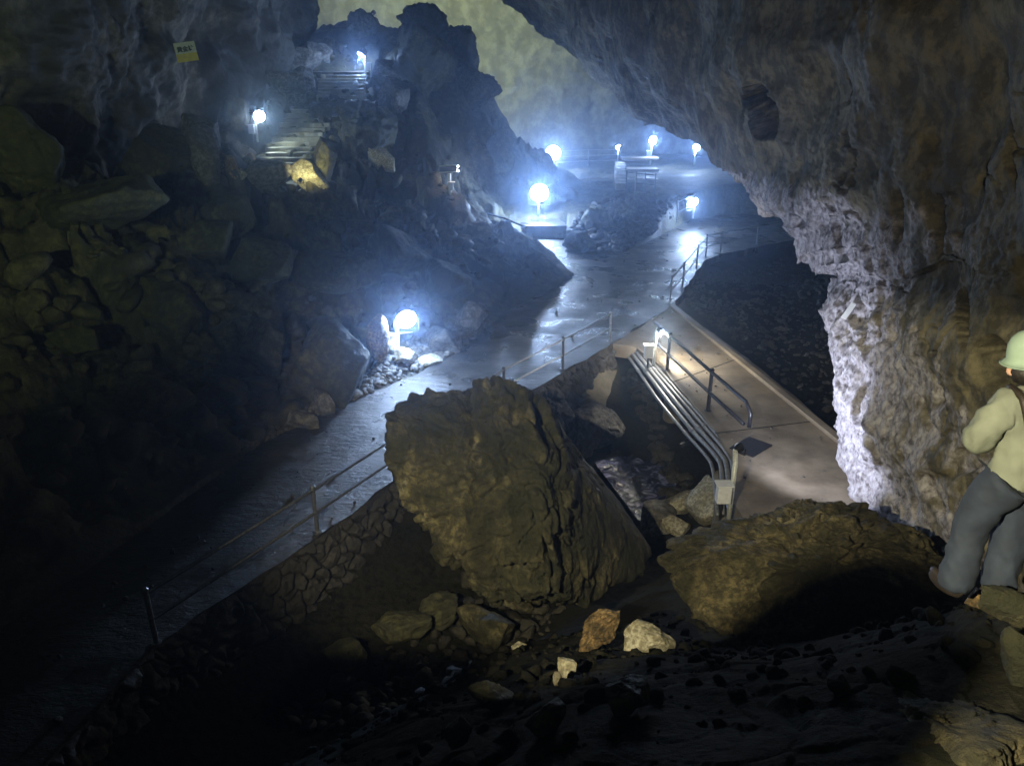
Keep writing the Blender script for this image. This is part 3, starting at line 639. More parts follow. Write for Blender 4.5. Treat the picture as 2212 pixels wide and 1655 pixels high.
BOULDERS = [
    # px, py, w, h, depth factor, label, material, seed, opts
    (1215, 905, 60, 70, .8, 'jumbled grey block at the foot of the retaining wall', 'grey_rock'),
    (1262, 960, 60, 45, .8, 'small flat rock at the water edge under the wedge boulder', 'grey_rock'),
    (1540, 1095, 110, 85, .9, 'rounded pale boulder at the foot of the nearest junction box', 'pale_rock'),
    (1480, 1095, 75, 50, .9, 'pale rock between the stream and the rounded pale boulder', 'pale_rock'),
    (1420, 1125, 85, 70, .9, 'dark round stone at the water edge by the pale rocks', 'grey_rock'),
    (1458, 1140, 50, 50, .8, 'small pinkish angular stone in front of the pale rocks', 'pale_rock'),
    (1680, 1098, 130, 26, .8, 'flat brightly lit stone peeking over the pitted boulder', 'pale_rock'),
    (1062, 1378, 120, 80, .8, 'yellow-brown rock below the base of the leaning boulder', 'slab'),
    (1135, 1295, 110, 80, .8, 'low triangular ochre rock against the leaning boulder', 'slab'),
    
    (945, 1335, 110, 80, .8, 'greenish rock left of the yellow-brown rock', 'mossy'),
    (855, 1370, 120, 60, .8, 'flat mossy rock at the foot of the retaining wall', 'mossy'),
    (1222, 1445, 48, 40, .7, 'small tan stone below the tilted orange block', 'pale_rock'),
    (1205, 1470, 26, 30, .7, 'tiny tan stone, lowest in the pile below the orange block', 'pale_rock'),
    (1122, 1398, 30, 14, .7, 'thin pale chip beside the yellow-brown rock', 'pale_rock'),
    (1065, 1512, 70, 50, .8, 'dim green hump in the dark near slope, nearer the leaning boulder', 'mossy'),
    (1355, 1515, 100, 60, .8, 'dim green hump in the dark near slope, below the cream stone', 'mossy'),
    (1180, 1565, 70, 60, .8, 'dark brown lump low in the near slope', 'mossy'),
    (985, 1590, 50, 70, .6, 'long thin splinter of rock lying in the dark near slope', 'mossy'),
    (740, 1430, 100, 60, .8, 'dark stone in the muddy ground between the retaining wall and the near slope', 'mossy'),
    # by the lamp left of the path
    (815, 745, 62, 100, .9, 'orange-brown upright rock behind the lamp beside the path', 'ochre_rock'),
    (870, 775, 66, 40, .8, 'bright yellowish rock at the foot of the lamp beside the path', 'pale_rock'),
    (925, 785, 58, 28, .8, 'flat pale slab between the lamp and the path edge', 'pale_rock'),
    (768, 800, 62, 120, .6, 'grey jagged fin of rock left of the lamp beside the path', 'grey_rock'),
    (960, 740, 70, 60, 1, 'grey block at the slope foot right of the lamp', 'grey_rock'),
    (1020, 690, 70, 60, 1, 'dim grey block where the slope meets the path bend', 'grey_rock'),
    (700, 880, 50, 60, .7, 'thin pale splinter standing at the path edge', 'grey_rock'),
    (640, 915, 80, 40, .8, 'low pale block beside the dark near end of the path', 'grey_rock'),
    (700, 800, 190, 150, .8, 'large dark block above the path left of the lamp', 'mossy'),
    (560, 760, 130, 100, .8, 'squat dark block up the slope from the lamp', 'mossy'),
    # left slope
    (220, 455, 200, 110, .8, 'broad green boulder high on the slope near the left wall', 'mossy'),
    (200, 215, 190, 70, .8, 'flat greenish ledge block below the left wall', 'mossy'),
    (495, 475, 100, 90, .8, 'leaning green slab below the foot of the stairs', 'mossy'),
    (440, 530, 110, 90, .8, 'rounded green boulder below the leaning green slab', 'mossy'),
    (330, 360, 190, 120, .8, 'dark mossy block beyond the broad green boulder', 'mossy'),
    (60, 360, 120, 160, .8, 'tall dark green block at the left edge of the slope', 'mossy'),
    (560, 570, 150, 100, .8, 'dark block in the middle of the rubble slope', 'mossy'),
    (360, 690, 150, 90, .8, 'long low block across the lower rubble slope', 'mossy'),
    (140, 750, 90, 70, .8, 'small green-tinged block on the lower left slope', 'mossy'),
    (320, 880, 150, 90, .8, 'brownish tilted block near the dark end of the path', 'mossy'),
    (480, 870, 120, 80, .8, 'dark flat block above the path bend', 'mossy'),
    (100, 1030, 60, 40, .8, 'small green stone alone in the dark left slope', 'mossy'),
    (720, 600, 160, 110, .9, 'dim block under the ledge of the sign board', 'mossy'),
    (860, 560, 150, 110, .9, 'large dim block below the sign board ledge', 'mossy'),
    (960, 620, 130, 90, .9, 'dark slab on the slope above the path bend', 'mossy'),
    # around the stairs
    (540, 348, 34, 28, .8, 'small orange stone at the left of the lowest steps', 'ochre_rock'),
    (475, 352, 38, 54, .8, 'split orange stone left of the stairs foot', 'ochre_rock'),
    (500, 365, 30, 40, .8, 'pinkish lump beside the split orange stone', 'ochre_rock'),
    (555, 385, 100, 62, .9, 'long brown boulder lying across the stairs foot', 'grey_rock'),
    (522, 378, 22, 22, .7, 'little bright triangular stone before the brown boulder', 'pale_rock'),
    (588, 412, 62, 26, .8, 'wet flat stone shining below the stairs foot', 'grey_rock'),
    (450, 350, 50, 110, .6, 'grey pointed slab leaning left of the orange stones', 'grey_rock'),
    (664, 385, 74, 62, .9, 'spotlit yellow boulder right of the stairs foot', 'pale_rock'),
    (815, 345, 62, 50, 1, 'pale rounded boulder on the hill below the upper flight', 'pale_rock'),
    (790, 300, 120, 110, 1, 'dark shaggy boulder right of the lower flight', 'mossy'),
    (835, 170, 70, 60, 1, 'pale boulder beside the lamp at the top step', 'grey_rock'),
    (850, 215, 60, 70, 1, 'grey rock under the pale boulder near the top step', 'grey_rock'),
    (700, 350, 60, 90, .9, 'dark rock flank right of the lowest steps', 'mossy'),
    (500, 265, 70, 80, .9, 'dark rock behind the lamp at the lower flight', 'mossy'),
    (430, 300, 80, 70, .9, 'brownish block on the slope left of the stairs lamp', 'grey_rock'),
    (640, 140, 90, 60, .9, 'grey block below the orange glow on the left wall', 'grey_rock'),
    (690, 120, 60, 40, .9, 'pinkish block under the small red lamp', 'grey_rock'),
    (600, 190, 80, 60, .9, 'dim block left of the upper flight of steps', 'grey_rock'),
    (655, 180, 50, 50, .9, 'pale splintered rock at the left end of the upper steps', 'grey_rock'),
    (782, 62, 70, 46, 1, 'knobbly black crest rock under the wall spotlight', 'mossy'),
    (920, 50, 90, 80, 1, 'pointed black rock on the highest crest of the hill', 'mossy'),
    (985, 110, 100, 100, 1, 'black shoulder rock below the pointed crest', 'mossy'),
    (1025, 200, 90, 90, 1, 'black rounded rock standing against the lit back wall', 'mossy'),
    (1078, 345, 80, 90, 1, 'dark bulge at the lower right end of the hill', 'mossy'),
    (905, 140, 150, 130, 1, 'wide black face in the middle of the hill silhouette', 'mossy'),
    # right of frame
    (2205, 1335, 90, 70, .9, 'sunken yellow rock below the feet of the walking person', 'slab'),
    (2210, 1440, 70, 100, .9, 'tan knobbly rock at the right edge below the yellow rock', 'slab'),
    (2130, 1302, 60, 30, .8, 'small ochre stone just left of the yellow rock', 'ochre_rock'),
    (2045, 1275, 30, 50, .5, 'pale chip of rock at the left foot of the person', 'pale_rock'),
    # far middle
    (1290, 480, 70, 36, 1, 'dim boulder on the rubble bank beyond the landing', 'mossy'),
    (1250, 530, 60, 40, 1, 'small dark boulder at the path fork', 'mossy'),
]
for k, (px, py, w, h, df, lab, mt) in enumerate(BOULDERS):
    base = T(px, py + h * .42)
    dpt = np.linalg.norm(base - EYE); mpp = dpt / F / 1.03
    W_, H_ = w * mpp * 1.12, h * mpp * 1.15
    c = base + np.array((0, W_ * df * .3, H_ * .36))
    nm = 'stone' if w < 65 else 'boulder'
    rock(nm, c, (W_, W_ * df, H_), lab, nm, M[mt], rot=(random.uniform(-1.2, 1.2), random.uniform(-.25, .25), random.uniform(-.25, .25)), seed=100 + k,
         sub=6 if dpt < 12 and w > 90 else 5 if w > 45 else 4, amp=.3 if py < 340 and px > 700 and mt == 'mossy' else .14 if mt in ('mossy', 'slab', 'pitted') else .1, planes=9, sharp=64, freq=2.6 if py < 340 and mt == 'mossy' else 1.6, **(dict(sharp=14) if 0 else {}))

# loose rubble: one object per heap
STV = [rock_shape((1, .8, .6), (0, 0, 0), 900 + k, 2, planes=7, sharp=80, amp=.05) for k in range(8)]
def scatter(name, poly, n, smin, smax, mat, power=2.2, sink=.2, dens=None):
    V, Fc, off = [], [], 0; xs = np.array(poly)[:, :2]; lo, hi = xs.min(0), xs.max(0); cnt = tries = 0
    while cnt < n and tries < n * 12:
        tries += 1
        p = rng.uniform(lo, hi)
        if not in_poly(np.array([p[0]]), np.array([p[1]]), poly)[0]: continue
        s = smin + (smax - smin) * rng.random() ** power
        pp = np.array([p[0]]), np.array([p[1]])
        if (in_poly(*pp, PATH)[0] and seg_dist(*pp, PATH, True)[0] > .12) or in_poly(*pp, DECK)[0]: continue
        z = H(*p); v, f = STV[rng.integers(8)]
        q = v * s * rng.uniform(.7, 1.25, 3) @ rot3(*rng.uniform(-3, 3, 1), *rng.uniform(-.5, .5, 2)).T
        V.append(q + np.array((p[0], p[1], z + s * (.3 - sink)))); Fc.append(f + off); off += len(v); cnt += 1
    if not V: return
    o = obj(name, np.concatenate(V), np.concatenate(Fc), mat, loc=(lo[0], lo[1], 0)); tag(o, kind='stuff'); return o
def WP(pts): return [T(*p) for p in pts]
scatter('rubble', WP([(745, 790), (790, 853), (880, 813), (1000, 752), (1050, 702), (1050, 660), (960, 715), (880, 745), (810, 760)]), 900, .07, .36, M['rubble'])
scatter('rubble', WP([(480, 985), (560, 960), (690, 894), (785, 853), (750, 815), (660, 870), (540, 930)]), 420, .07, .4, M['rubble'])
scatter('rubble', WP([(1470, 645), (1540, 560), (1640, 540), (1760, 530), (1840, 700), (1850, 950), (1740, 868), (1620, 770)]), 1300, .06, .3, M['dark_rubble'])
scatter('rubble', WP([(1560, 660), (1640, 640), (1780, 760), (1800, 880), (1700, 830), (1600, 730)]), 70, .1, .34, M['rubble'])
scatter('rubble', WP([(1228, 500), (1260, 545), (1335, 548), (1400, 518), (1480, 470), (1420, 440), (1300, 430)]), 1100, .12, .5, M['dark_rubble'])
scatter('rubble', WP([(100, 1100), (560, 955), (690, 880), (880, 760), (960, 640), (1100, 560), (980, 480), (620, 470), (420, 560), (60, 620), (-300, 1000)]), 700, .15, .9, M['slope'], 2.5)
scatter('rubble', WP([(420, 330), (540, 420), (620, 430), (980, 440), (900, 300), (860, 200), (800, 120), (700, 80), (560, 130), (440, 240)]), 650, .12, .8, M['slope'], 2.4)
scatter('rubble', [np.array(p) for p in [(-4.2, 5.5), (-2.6, 7.6), (-1, 9), (1.6, 9.4), (4.5, 9), (4.6, 5), (2.2, 3), (-1, 2.6), (-4.4, 3)]], 1700, .025, .2, M['shade_mud'], 3.5)
scatter('rubble', [np.array(p) for p in [(-3.4, 8.2), (-1.6, 10.8), (0, 13.4), (1.3, 16.4), (2.0, 17), (1.6, 13), (.6, 10.2), (-1.6, 8)]], 420, .08, .45, M['dark_rubble'], 2)

def grit(poly, n, z, smin, smax, mat):
    V, Fc, off = [], [], 0; xs = np.array(poly)[:, :2]; lo, hi = xs.min(0), xs.max(0)
    while n > 0:
        p = rng.uniform(lo, hi)
        if not in_poly(p[:1], p[1:], poly)[0]: continue
        v, f = STV[rng.integers(8)]; s_ = smin + (smax - smin) * rng.random() ** 3
        V.append(v * s_ @ rot3(*rng.uniform(-3, 3, 3)).T + np.array((p[0], p[1], z + s_ * .2))); Fc.append(f + off); off += len(v); n -= 1
    tag(obj('gravel', np.concatenate(V), np.concatenate(Fc), mat, loc=(lo[0], lo[1], z)), kind='stuff')
grit(DECK, 160, .016, .02, .09, M['rubble']); grit(PATH, 330, 0, .025, .12, M['dark_rubble'])
scatter('rubble', UU([(1330, 800), (1420, 830), (1500, 950), (1560, 1060), (1500, 1130), (1440, 1090), (1400, 960), (1340, 900)], -2), 260, .08, .4, M['dark_rubble'])
# gully: stream, apron
st = [D(*q) for q in [(1300, 930, 19.5)]]
sw = UU([(1320, 948), (1405, 938), (1440, 1010), (1480, 1080), (1440, 1150), (1400, 1150), (1330, 1060), (1270, 980)], -2.02)
ws = obj('stream', [(p[0], p[1], -2.02) for p in sw], [tuple(range(len(sw)))], M['water'], loc=(sw[0][0], sw[0][1], -2.02)); tag(ws, kind='structure')
bmw = bmesh.new(); bmw.from_mesh(ws.data); bmesh.ops.recalc_face_normals(bmw, faces=bmw.faces)
if bmw.faces[:][0].normal.z < 0: bmesh.ops.reverse_faces(bmw, faces=bmw.faces)
bmw.to_mesh(ws.data); bmw.free()
hull_rock('concrete_apron', [D(*q) for q in [(1228, 872, 18.8), (1300, 790, 20.2), (1338, 800, 20.6), (1345, 880, 19.6), (1270, 890, 18.6), (1345, 850, 21.5), (1260, 850, 21), (1300, 930, 19.5), (1340, 930, 20)]],
          'sloping brown concrete apron below the retaining wall corner', 'concrete apron', M['concrete'], sub=5, sharp=40, amp=.03, freq=1, seed=5, fine=.01)

# ------------------------------------------------------------------ stairs
def stairs(a, b, n, width, label):
    t = thing('stone_stairs', a, label, 'stairs', 'flights of steps on the hill')
    rise, run = (b[2] - a[2]) / n, (b[1] - a[1]) / n
    for k in range(n):
        f = (k + .5) / n; x = a[0] + (b[0] - a[0]) * f; w = width * random.uniform(.93, 1.06)
        m = MB(); nx = 10; V = []
        y0, y1 = a[1] + run * k, a[1] + run * (k + 1) + .12; z1 = a[2] + rise * (k + 1); z0 = z1 - rise - .25
        for i in range(nx + 1):
            xx = x - w / 2 + w * i / nx; wob_ = random.uniform(-.03, .03)
            V += [(xx, y0 + wob_, z0), (xx, y0 + wob_, z1 - .02 + random.uniform(-.012, .012)), (xx, y0 + wob_ + .03, z1 + random.uniform(-.012, .012)), (xx, y1, z1 - .01), (xx, y1, z0)]
        Fs = [tuple(range(4, -1, -1)), tuple(nx * 5 + q for q in range(5))]
        for i in range(nx):
            for q in range(5):
                A, B = i * 5 + q, i * 5 + (q + 1) % 5; Fs.append((A, B, B + 5, A + 5))
        orient(m.add(V, Fs).build('step', M['step'], t))
stairs(ST_LOW[0], ST_LOW[1], 14, 2.15, 'lower flight of worn concrete steps with the spotlit boulder at its foot')
stairs(ST_UP[0], ST_UP[1], 7, 2.3, 'upper flight of wet steps leading to the lamp on the hill top')
tp = obj('path', [(ST_UP[1][0] - 1.6, ST_UP[1][1] - .02, 7.2), (ST_UP[1][0] + 1.3, ST_UP[1][1] - .02, 7.2), (ST_UP[1][0] + 1.0, ST_UP[1][1] + 2.6, 7.32), (ST_UP[1][0] - 1.8, ST_UP[1][1] + 2.6, 7.32)], [(0, 1, 2, 3)], M['deck']); tag(tp, kind='structure')

# ------------------------------------------------------------------ railings
def railing(pts, heights, label, mat, n_rails=(1.0, .5), post_r=.035, rail_r=.024, group='steel railings along the paths', ends=None, lean=0):
    t = thing('railing', pts[0], label, 'railing', group)
    tops = []
    for p, h in zip(pts, heights):
        p = np.array(p); mbp = MB(); mbp.tube([p - np.array((0, 0, .1)), p + np.array((0, 0, h))], post_r, 10)
        mbp.lathe(p + np.array((0, 0, h - .01)), [(post_r * 1.25, 0), (post_r * 1.25, .03), (post_r * .7, .05)], n=10)
        mbp.lathe(p, [(post_r * 2.1, 0), (post_r * 2.1, .015), (post_r, .02)], n=10)
        mbp.build('post', mat, t, smooth=False)
        tops.append((p, h))
    for fr in n_rails:
        line = [p + np.array((0, 0, h * fr - .05)) for p, h in tops]
        if ends: line = ends(line, fr)
        MB().tube(line, rail_r, 10).build('rail', mat, t, smooth=True)
    return t
HR = .86
def Uo(px, py): return U(px, py, 0.0)
inner = [Uo(338, 1388), Uo(686, 1150), Uo(868, 1022), Uo(1088, 868), Uo(1215, 797), Uo(1317, 737)]
railing(inner, [HR * 1.0] * 6, 'grey two-bar railing along the lower path above the retaining wall', M['steel'])
railing([Uo(1447, 655), Uo(1474, 622), Uo(1504, 580), Uo(1524, 555), Uo(1556, 547), Uo(1634, 528), Uo(1710, 512)], [.92] * 7, 'grey railing along the hollow beyond the footbridge', M['steel'], n_rails=(1.0, .52))
railing([Uo(1441, 800), Uo(1529, 888)], [1.0, 1.0], 'black handrail on the footbridge deck beside the pipes', M['dark_steel'], n_rails=(1.0, .5), post_r=.045, rail_r=.042,
        ends=lambda L, fr: [L[0] + (L[0] - L[1]) * .42, L[0], L[1], L[1] + (L[1] - L[0]) * .62 + np.array((.04, 0, -.02))] + ([L[1] + (L[1] - L[0]) * .70 + np.array((.06, 0, -.2)), L[1] + (L[1] - L[0]) * .70 + np.array((.06, 0, -.5))] if fr == 1 else []))
# far railings
railing([D(1202, 362, 54), D(1270, 358, 56), D(1338, 356, 58)], [1.1] * 3, 'far railing beside the white lamp below the lit back wall', M['steel'], n_rails=(1, .66, .33))
railing([D(1352, 412, 40), D(1372, 415, 39.6), D(1392, 417, 39.4), D(1414, 419, 39.2)], [.95] * 4, 'short dark railing on the rubble bank below the far steps', M['dark_steel'])
railing([D(1462, 478, 37.0), D(1497, 462, 38.2)], [.95] * 2, 'short bright handrail under the lamp on the right branch', M['steel'])
# low cable along the landing
cb = MB().tube([D(1050, 462, 36.5), D(1090, 472, 35.6), D(1132, 490, 34.6)], .05, 8).build('cable_duct', M['dark_steel']); tag(cb, 'black cable duct slanting down to the landing kerb', 'cable duct')

# ------------------------------------------------------------------ pipes along the footbridge
pipes = [([(1336, 742), (1378, 800), (1420, 862), (1480, 935), (1537, 1002), (1555, 1075)], -.32, .036), ([(1348, 742), (1395, 802), (1440, 862), (1495, 930), (1556, 1000), (1566, 1072)], -.22, .05),
         ([(1360, 742), (1405, 800), (1452, 858), (1508, 925), (1568, 998), (1580, 1068)], -.14, .05), ([(1370, 744), (1415, 800), (1462, 854), (1520, 920), (1580, 995), (1588, 1068)], -.1, .04),
         ([(1378, 744), (1424, 800), (1470, 852), (1528, 916), (1586, 990), (1594, 1066)], -.08, .04)]
labs = ['thin outermost conduit sagging over the gully beside the footbridge', 'second conduit from the gully beside the footbridge', 'middle conduit of the five beside the footbridge', 'second conduit from the deck edge of the footbridge', 'conduit hugging the deck edge of the footbridge']
for (pp, z, r_), lb in zip(pipes, labs):
    pt = [U(a, b, z) for a, b in pp]; pt[-1] = pt[-1] + np.array((0, 0, -.4)); pt[-2] = pt[-2] + np.array((0, 0, .0))
    t = thing('conduit_pipe', pt[0], lb, 'pipe', 'conduits beside the footbridge')
    MB().tube(resample(np.array(pt), 40), r_, 12).build('pipe', M['pipe'], t, smooth=True)
    for q in (1, 3):
        d_ = (pt[q + 1] - pt[q]); d_ = d_ / np.linalg.norm(d_)
        MB().tube([pt[q] - d_ * .06, pt[q] + d_ * .06], r_ * 1.3, 12).build('coupling', M['pipe'], t)
for q, lb in (((1478, 950), 'dark steel bracket under the conduits near the pier'),):
    p = U(*q, -.4); tag(MB().box(p + np.array((.25, .1, -.06)), (.9, .06, .06), Matrix.Rotation(.6, 3, 'Z')).build('pipe_bracket', M['dark_steel']), lb, 'bracket')

# ------------------------------------------------------------------ lamps
def aim(o, d):
    o.rotation_euler = Vector(d).to_track_quat('-Z', 'Y').to_euler()
def light(name, parent, pos, power, col, size=.1, spot=None, d=None):
    l = bpy.data.lights.new(name, 'SPOT' if spot else 'POINT'); l.energy = power; l.color = col; l.shadow_soft_size = size
    if spot: l.spot_size = R(spot[0]); l.spot_blend = spot[1]
    o = bpy.data.objects.new(name, l); COL.objects.link(o)
    if parent is not None: o.parent = parent; o.location = Vector(pos) - wloc(parent)
    else: o.location = Vector(pos)
    if spot: aim(o, d)
    return o
def flood_lamp(base, head, d, power, label, s=.3, lens='lens', col=LAMPC, post=True, boxside=-1, spot=None, post_mat='post_paint', lens_r=None, group='floodlights on short posts', box=True, soft=.12, ldir=None):
    base, head, d = np.array(base, float), np.array(head, float), np.array(d, float); d = d / np.linalg.norm(d)
    t = thing('floodlight', base, label, 'lamp', group)
    if post:
        neck = head - d * s * .75
        pts = [base - np.array((0, 0, .15)), np.array((base[0], base[1], neck[2] - .12)), neck + np.array((0, 0, -.04)), neck]
        MB().tube(pts, .045, 10).build('post', M[post_mat], t, smooth=True)
        if box:
            hb = max(.35, (head[2] - base[2]) * .42)
            bx = t_box = MB().box(base + np.array((boxside * .17, -.09, hb)), (.24, .17, .34)).build('junction_box', M['box'], t, bevel=.012)
            MB().box(base + np.array((boxside * .17, -.09, hb + .183)), (.3, .24, .025)).build('box_lid', M['box'], bx if False else t, bevel=.006)
            MB().tube([base + np.array((boxside * .17, -.07, -.1)), base + np.array((boxside * .17, -.07, hb - .16))], .028, 8).build('cable_pipe', M['dark_steel'], t)
    ax = tuple(d)
    hd = MB().lathe(head, [(s * .18, -s * .75), (s * .42, -s * .6), (s * .5, -s * .1), (s * .5, 0), (s * .46, s * .04)], ax, 20).build('housing', M['housing'], t)
    r_ = lens_r or s * .53
    MB().lathe(head + d * s * .0, [(r_ * .9, -s * .04), (r_, s * .03), (r_ * .9, s * .1), (r_ * .55, s * .18), (r_ * .1, s * .21)], ax, 20).build('lens', M[lens], hd if False else t, smooth=True)
    side = np.cross(d, (0, 0, 1)); side = side / (np.linalg.norm(side) + 1e-9)
    MB().tube([head + side * s * .66, head + side * s * .66 - np.array((0, 0, s * .7)), head - np.array((0, 0, s * .72)), head - side * s * .66 - np.array((0, 0, s * .7)), head - side * s * .66], .014, 6).build('yoke', M['dark_steel'], t)
    if power: light('lamp_light', t, head + d * (s * .3 + .05), power, col, soft, spot, d if ldir is None else ldir)
    return t
LP = {}
b1_ = T(861, 768); h1 = D(877, 690, b1_[1] - .05)
flood_lamp(b1_, h1, (.35, -.85, -.25), 640, 'white floodlight on a post among pale rubble left of the path', s=.5, boxside=-1)
b2_ = D(1163, 461, 37.6); h2 = D(1165, 417, 37.5)
flood_lamp(b2_, h2, (.02, -1, -.22), 1800, 'brightest floodlight, standing on the landing beyond the path bend', s=.8, box=False)
b3_ = D(1196, 358, 53.5); h3 = D(1195, 331, 53.4)
flood_lamp(b3_, h3, (.0, -1, -.1), 1300, 'white floodlight by the far railing below the back wall', s=.9, box=False)
b4_ = D(1334, 352, 50); h4 = D(1334, 317, 50)
flood_lamp(b4_, h4, (.5, -.5, -.8), 260, 'small lamp above the far wet steps', s=.28, box=False)
b5_ = D(1405, 352, 54); h5 = D(1410, 304, 54)
flood_lamp(b5_, h5, (.4, -.9, -.1), 750, 'tilted floodlight under the arch, second from the overhang', s=.54, box=True)
b6_ = D(1500, 352, 50); h6 = D(1505, 319, 50)
flood_lamp(b6_, h6, (-.5, -.8, -.2), 600, 'floodlight tucked against the edge of the overhang', s=.4, box=False)
b7_ = U(1497, 463, 0.0); b7_ = D(1497, 466, 38.5); h7 = D(1496, 438, 38.4)
flood_lamp(b7_, h7, (.35, -.8, -.45), 850, 'floodlight shining on the wet right branch of the path', s=.52, box=False)
b8_ = U(1412, 786, 0); h8 = D(1428, 716, b8_[1])
flood_lamp(b8_, h8, (.72, -.3, -.62), 420, 'small lamp on the footbridge edge aimed down at the deck', s=.17, col=(1, .93, .78), lens='lens')
b9_ = U(1575, 1112, 0); h9 = D(1600, 965, b9_[1] + .35)
flood_lamp(b9_, h9, (.78, .5, .18), 560, 'lamp seen from behind on a pale pole at the near end of the footbridge', s=.17, lens_r=.07, boxside=-1, spot=(132, .5), lens='lens_dim', col=(.72, .78, 1.0))
b10_ = D(556, 300, 33.8); h10 = D(560, 252, 33.7)
flood_lamp(b10_, h10, (.3, -.95, -.1), 360, 'floodlight beside the lower flight of steps', s=.42, boxside=-1, post_mat='post_paint', col=(.78, .95, .85), spot=(150, .5), ldir=(.9, -.15, -.3))
b11_ = D(790, 165, 41.0); h11 = D(781, 119, 41.0)
flood_lamp(b11_, h11, (-.45, -.3, -.85), 520, 'hooded lamp at the top of the upper steps', s=.42, boxside=1, lens='lens_dim')
p12 = D(807, 28, 53.5); print('crest', p12, H(p12[0], p12[1]), [round(H(p12[0], y_) - D(807, 28, y_)[2], 2) for y_ in (44, 46, 48, 50, 52)])
flood_lamp(p12 - np.array((0, 0, .5)), p12, (.12, .93, .2), 15000, 'small spotlight on the hill crest aimed at the green back wall', s=.3, lens_r=.12, lens='lens_green', col=(.88, 1.0, .68), spot=(150, .8), box=False)
p13 = T(668, 412) + np.array((.1, -1.3, .5))
flood_lamp(p13 - np.array((0, 0, .3)), p13, (-.05, .9, .2), 260, 'little ground spotlight under the spotlit yellow boulder', s=.14, lens_r=.05, lens='lens_dim', col=(1, .93, .45), spot=(80, .9), box=False, post=False)
p14 = D(705, 99, 44)
flood_lamp(p14 - np.array((0, 0, .3)), p14, (.3, -.9, 0), 12, 'small red lamp on the rocks above the upper steps', s=.16, lens='lens_warm', col=(1, .5, .25), box=False)
p15 = D(535, 110, 39.5)
flood_lamp(p15 - np.array((0, 0, .3)), p15, (-.1, .7, .6), 45, 'hidden orange lamp glowing at the foot of the left wall', s=.16, lens='lens_warm', col=(1, .5, .2), box=False, post=False)

# unseen lamps behind the camera: one warm key, two added fills
flood_lamp((-2.6, -1.6, 5.2), (-2.6, -1.5, 8.4), (.38, .86, -.34), 6200, 'tall warm lamp on the viewing platform behind the photographer', s=.3, col=(1, .9, .6), spot=(66, .3), lens='lens_dim', group='platform lamps', box=False, soft=.014)
_t = [o for o in COL.objects if o.get('label', '').startswith('tall warm lamp')][0]
lp_ = np.array((-2.6, -1.5, 8.4)) + np.array((.38, .86, -.34)) * .14
flap = [(-40, -34), (-3, -40.5), (8, -40.5), (11, -40.2), (20, -40), (23.2, -39), (24, -39.7), (28.2, -38.6), (29.5, -36), (32, -33), (34, -31), (37, -29), (41, -28.5), (44, -29.5), (48.6, -29.5), (49, -36), (52, -36)]  # unseen blocker added by the lamp, edge cut to cast the foreground shadow
fv = [lp_ + .55 * np.array((math.sin(R(a)), math.cos(R(a)), math.tan(R(e)))) for a, e in flap]; fw = [p * 1.0 + np.array((0, 0, -.6)) for p in fv]
obj('light_blocker', fv + fw, [(k, k + 1, k + 1 + len(fv), k + len(fv)) for k in range(len(fv) - 1)], M['housing'], _t)
fv = [lp_ + .55 * np.array((math.sin(R(a)), math.cos(R(a)), math.tan(R(-16.5)))) for a in range(-45, 91, 5)]; fw = [p * 1.0 + np.array((0, 0, .6)) for p in fv]  # second unseen blocker, added to keep this lamp off the upper wall
obj('light_blocker', fv + fw, [(k, k + 1, k + 1 + len(fv), k + len(fv)) for k in range(len(fv) - 1)], M['housing'], _t)
flood_lamp((-.9, -2.6, 5.4), (-.9, -2.6, 7.9), (.43, .89, .12), 2300, 'added unseen warm fill uplighter behind the camera, aimed at the overhang', s=.3, col=(1, .87, .6), spot=(54, .9), lens='lens_dim', group='platform lamps', box=False, soft=.2)  # fill light added to warm and brighten the overhang
flood_lamp((-5.0, -1.5, 4.4), (-5.0, -1.4, 7.0), (-.25, .95, .13), 3400, 'added unseen greenish fill lamp behind the camera, aimed at the rubble slope', s=.3, col=(.8, 1, .46), spot=(60, .7), lens='lens_dim', group='platform lamps', box=False)  # fill light added to brighten the left slope and wall

# ------------------------------------------------------------------ signs
def board(c, w, h, rot, parts_fn): pass
ps = TW(402, 113); nsg = np.array((.55, -.8, -.05)); nsg /= np.linalg.norm(nsg)
ps = D(402, 113, min(TW(402 + a, 113 + b)[1] for a in (-30, -15, 0, 15, 30) for b in (-25, 0, 25)) - .25)
t = thing('cave_sign', ps - np.array((0, 0, .4)), 'white and yellow place-name board on the left cave wall', 'sign')
rotm = Matrix.Rotation(R(-8), 3, 'Y') @ Matrix.Rotation(R(18), 3, 'Z')
mpx = np.linalg.norm(ps - EYE) / F
w_, h_ = 37 * mpx, 33 * mpx
def sgn(x, z, y=0): return np.array(Vector(ps) + rotm @ Vector((x, y, z)))
MB().box(sgn(0, h_ * .21), (w_, .03, h_ * .58), rotm).build('white_panel', M['sign_white'], t)
MB().box(sgn(0, -h_ * .29), (w_, .03, h_ * .418), rotm).build('yellow_panel', M['sign_yellow'], t)
for k in (-.3, .3): MB().tube([sgn(w_ * k, h_ * .4, .0), sgn(w_ * k, h_ * .35, 1.6)], .02, 6).build('hanger', M['dark_steel'], t)
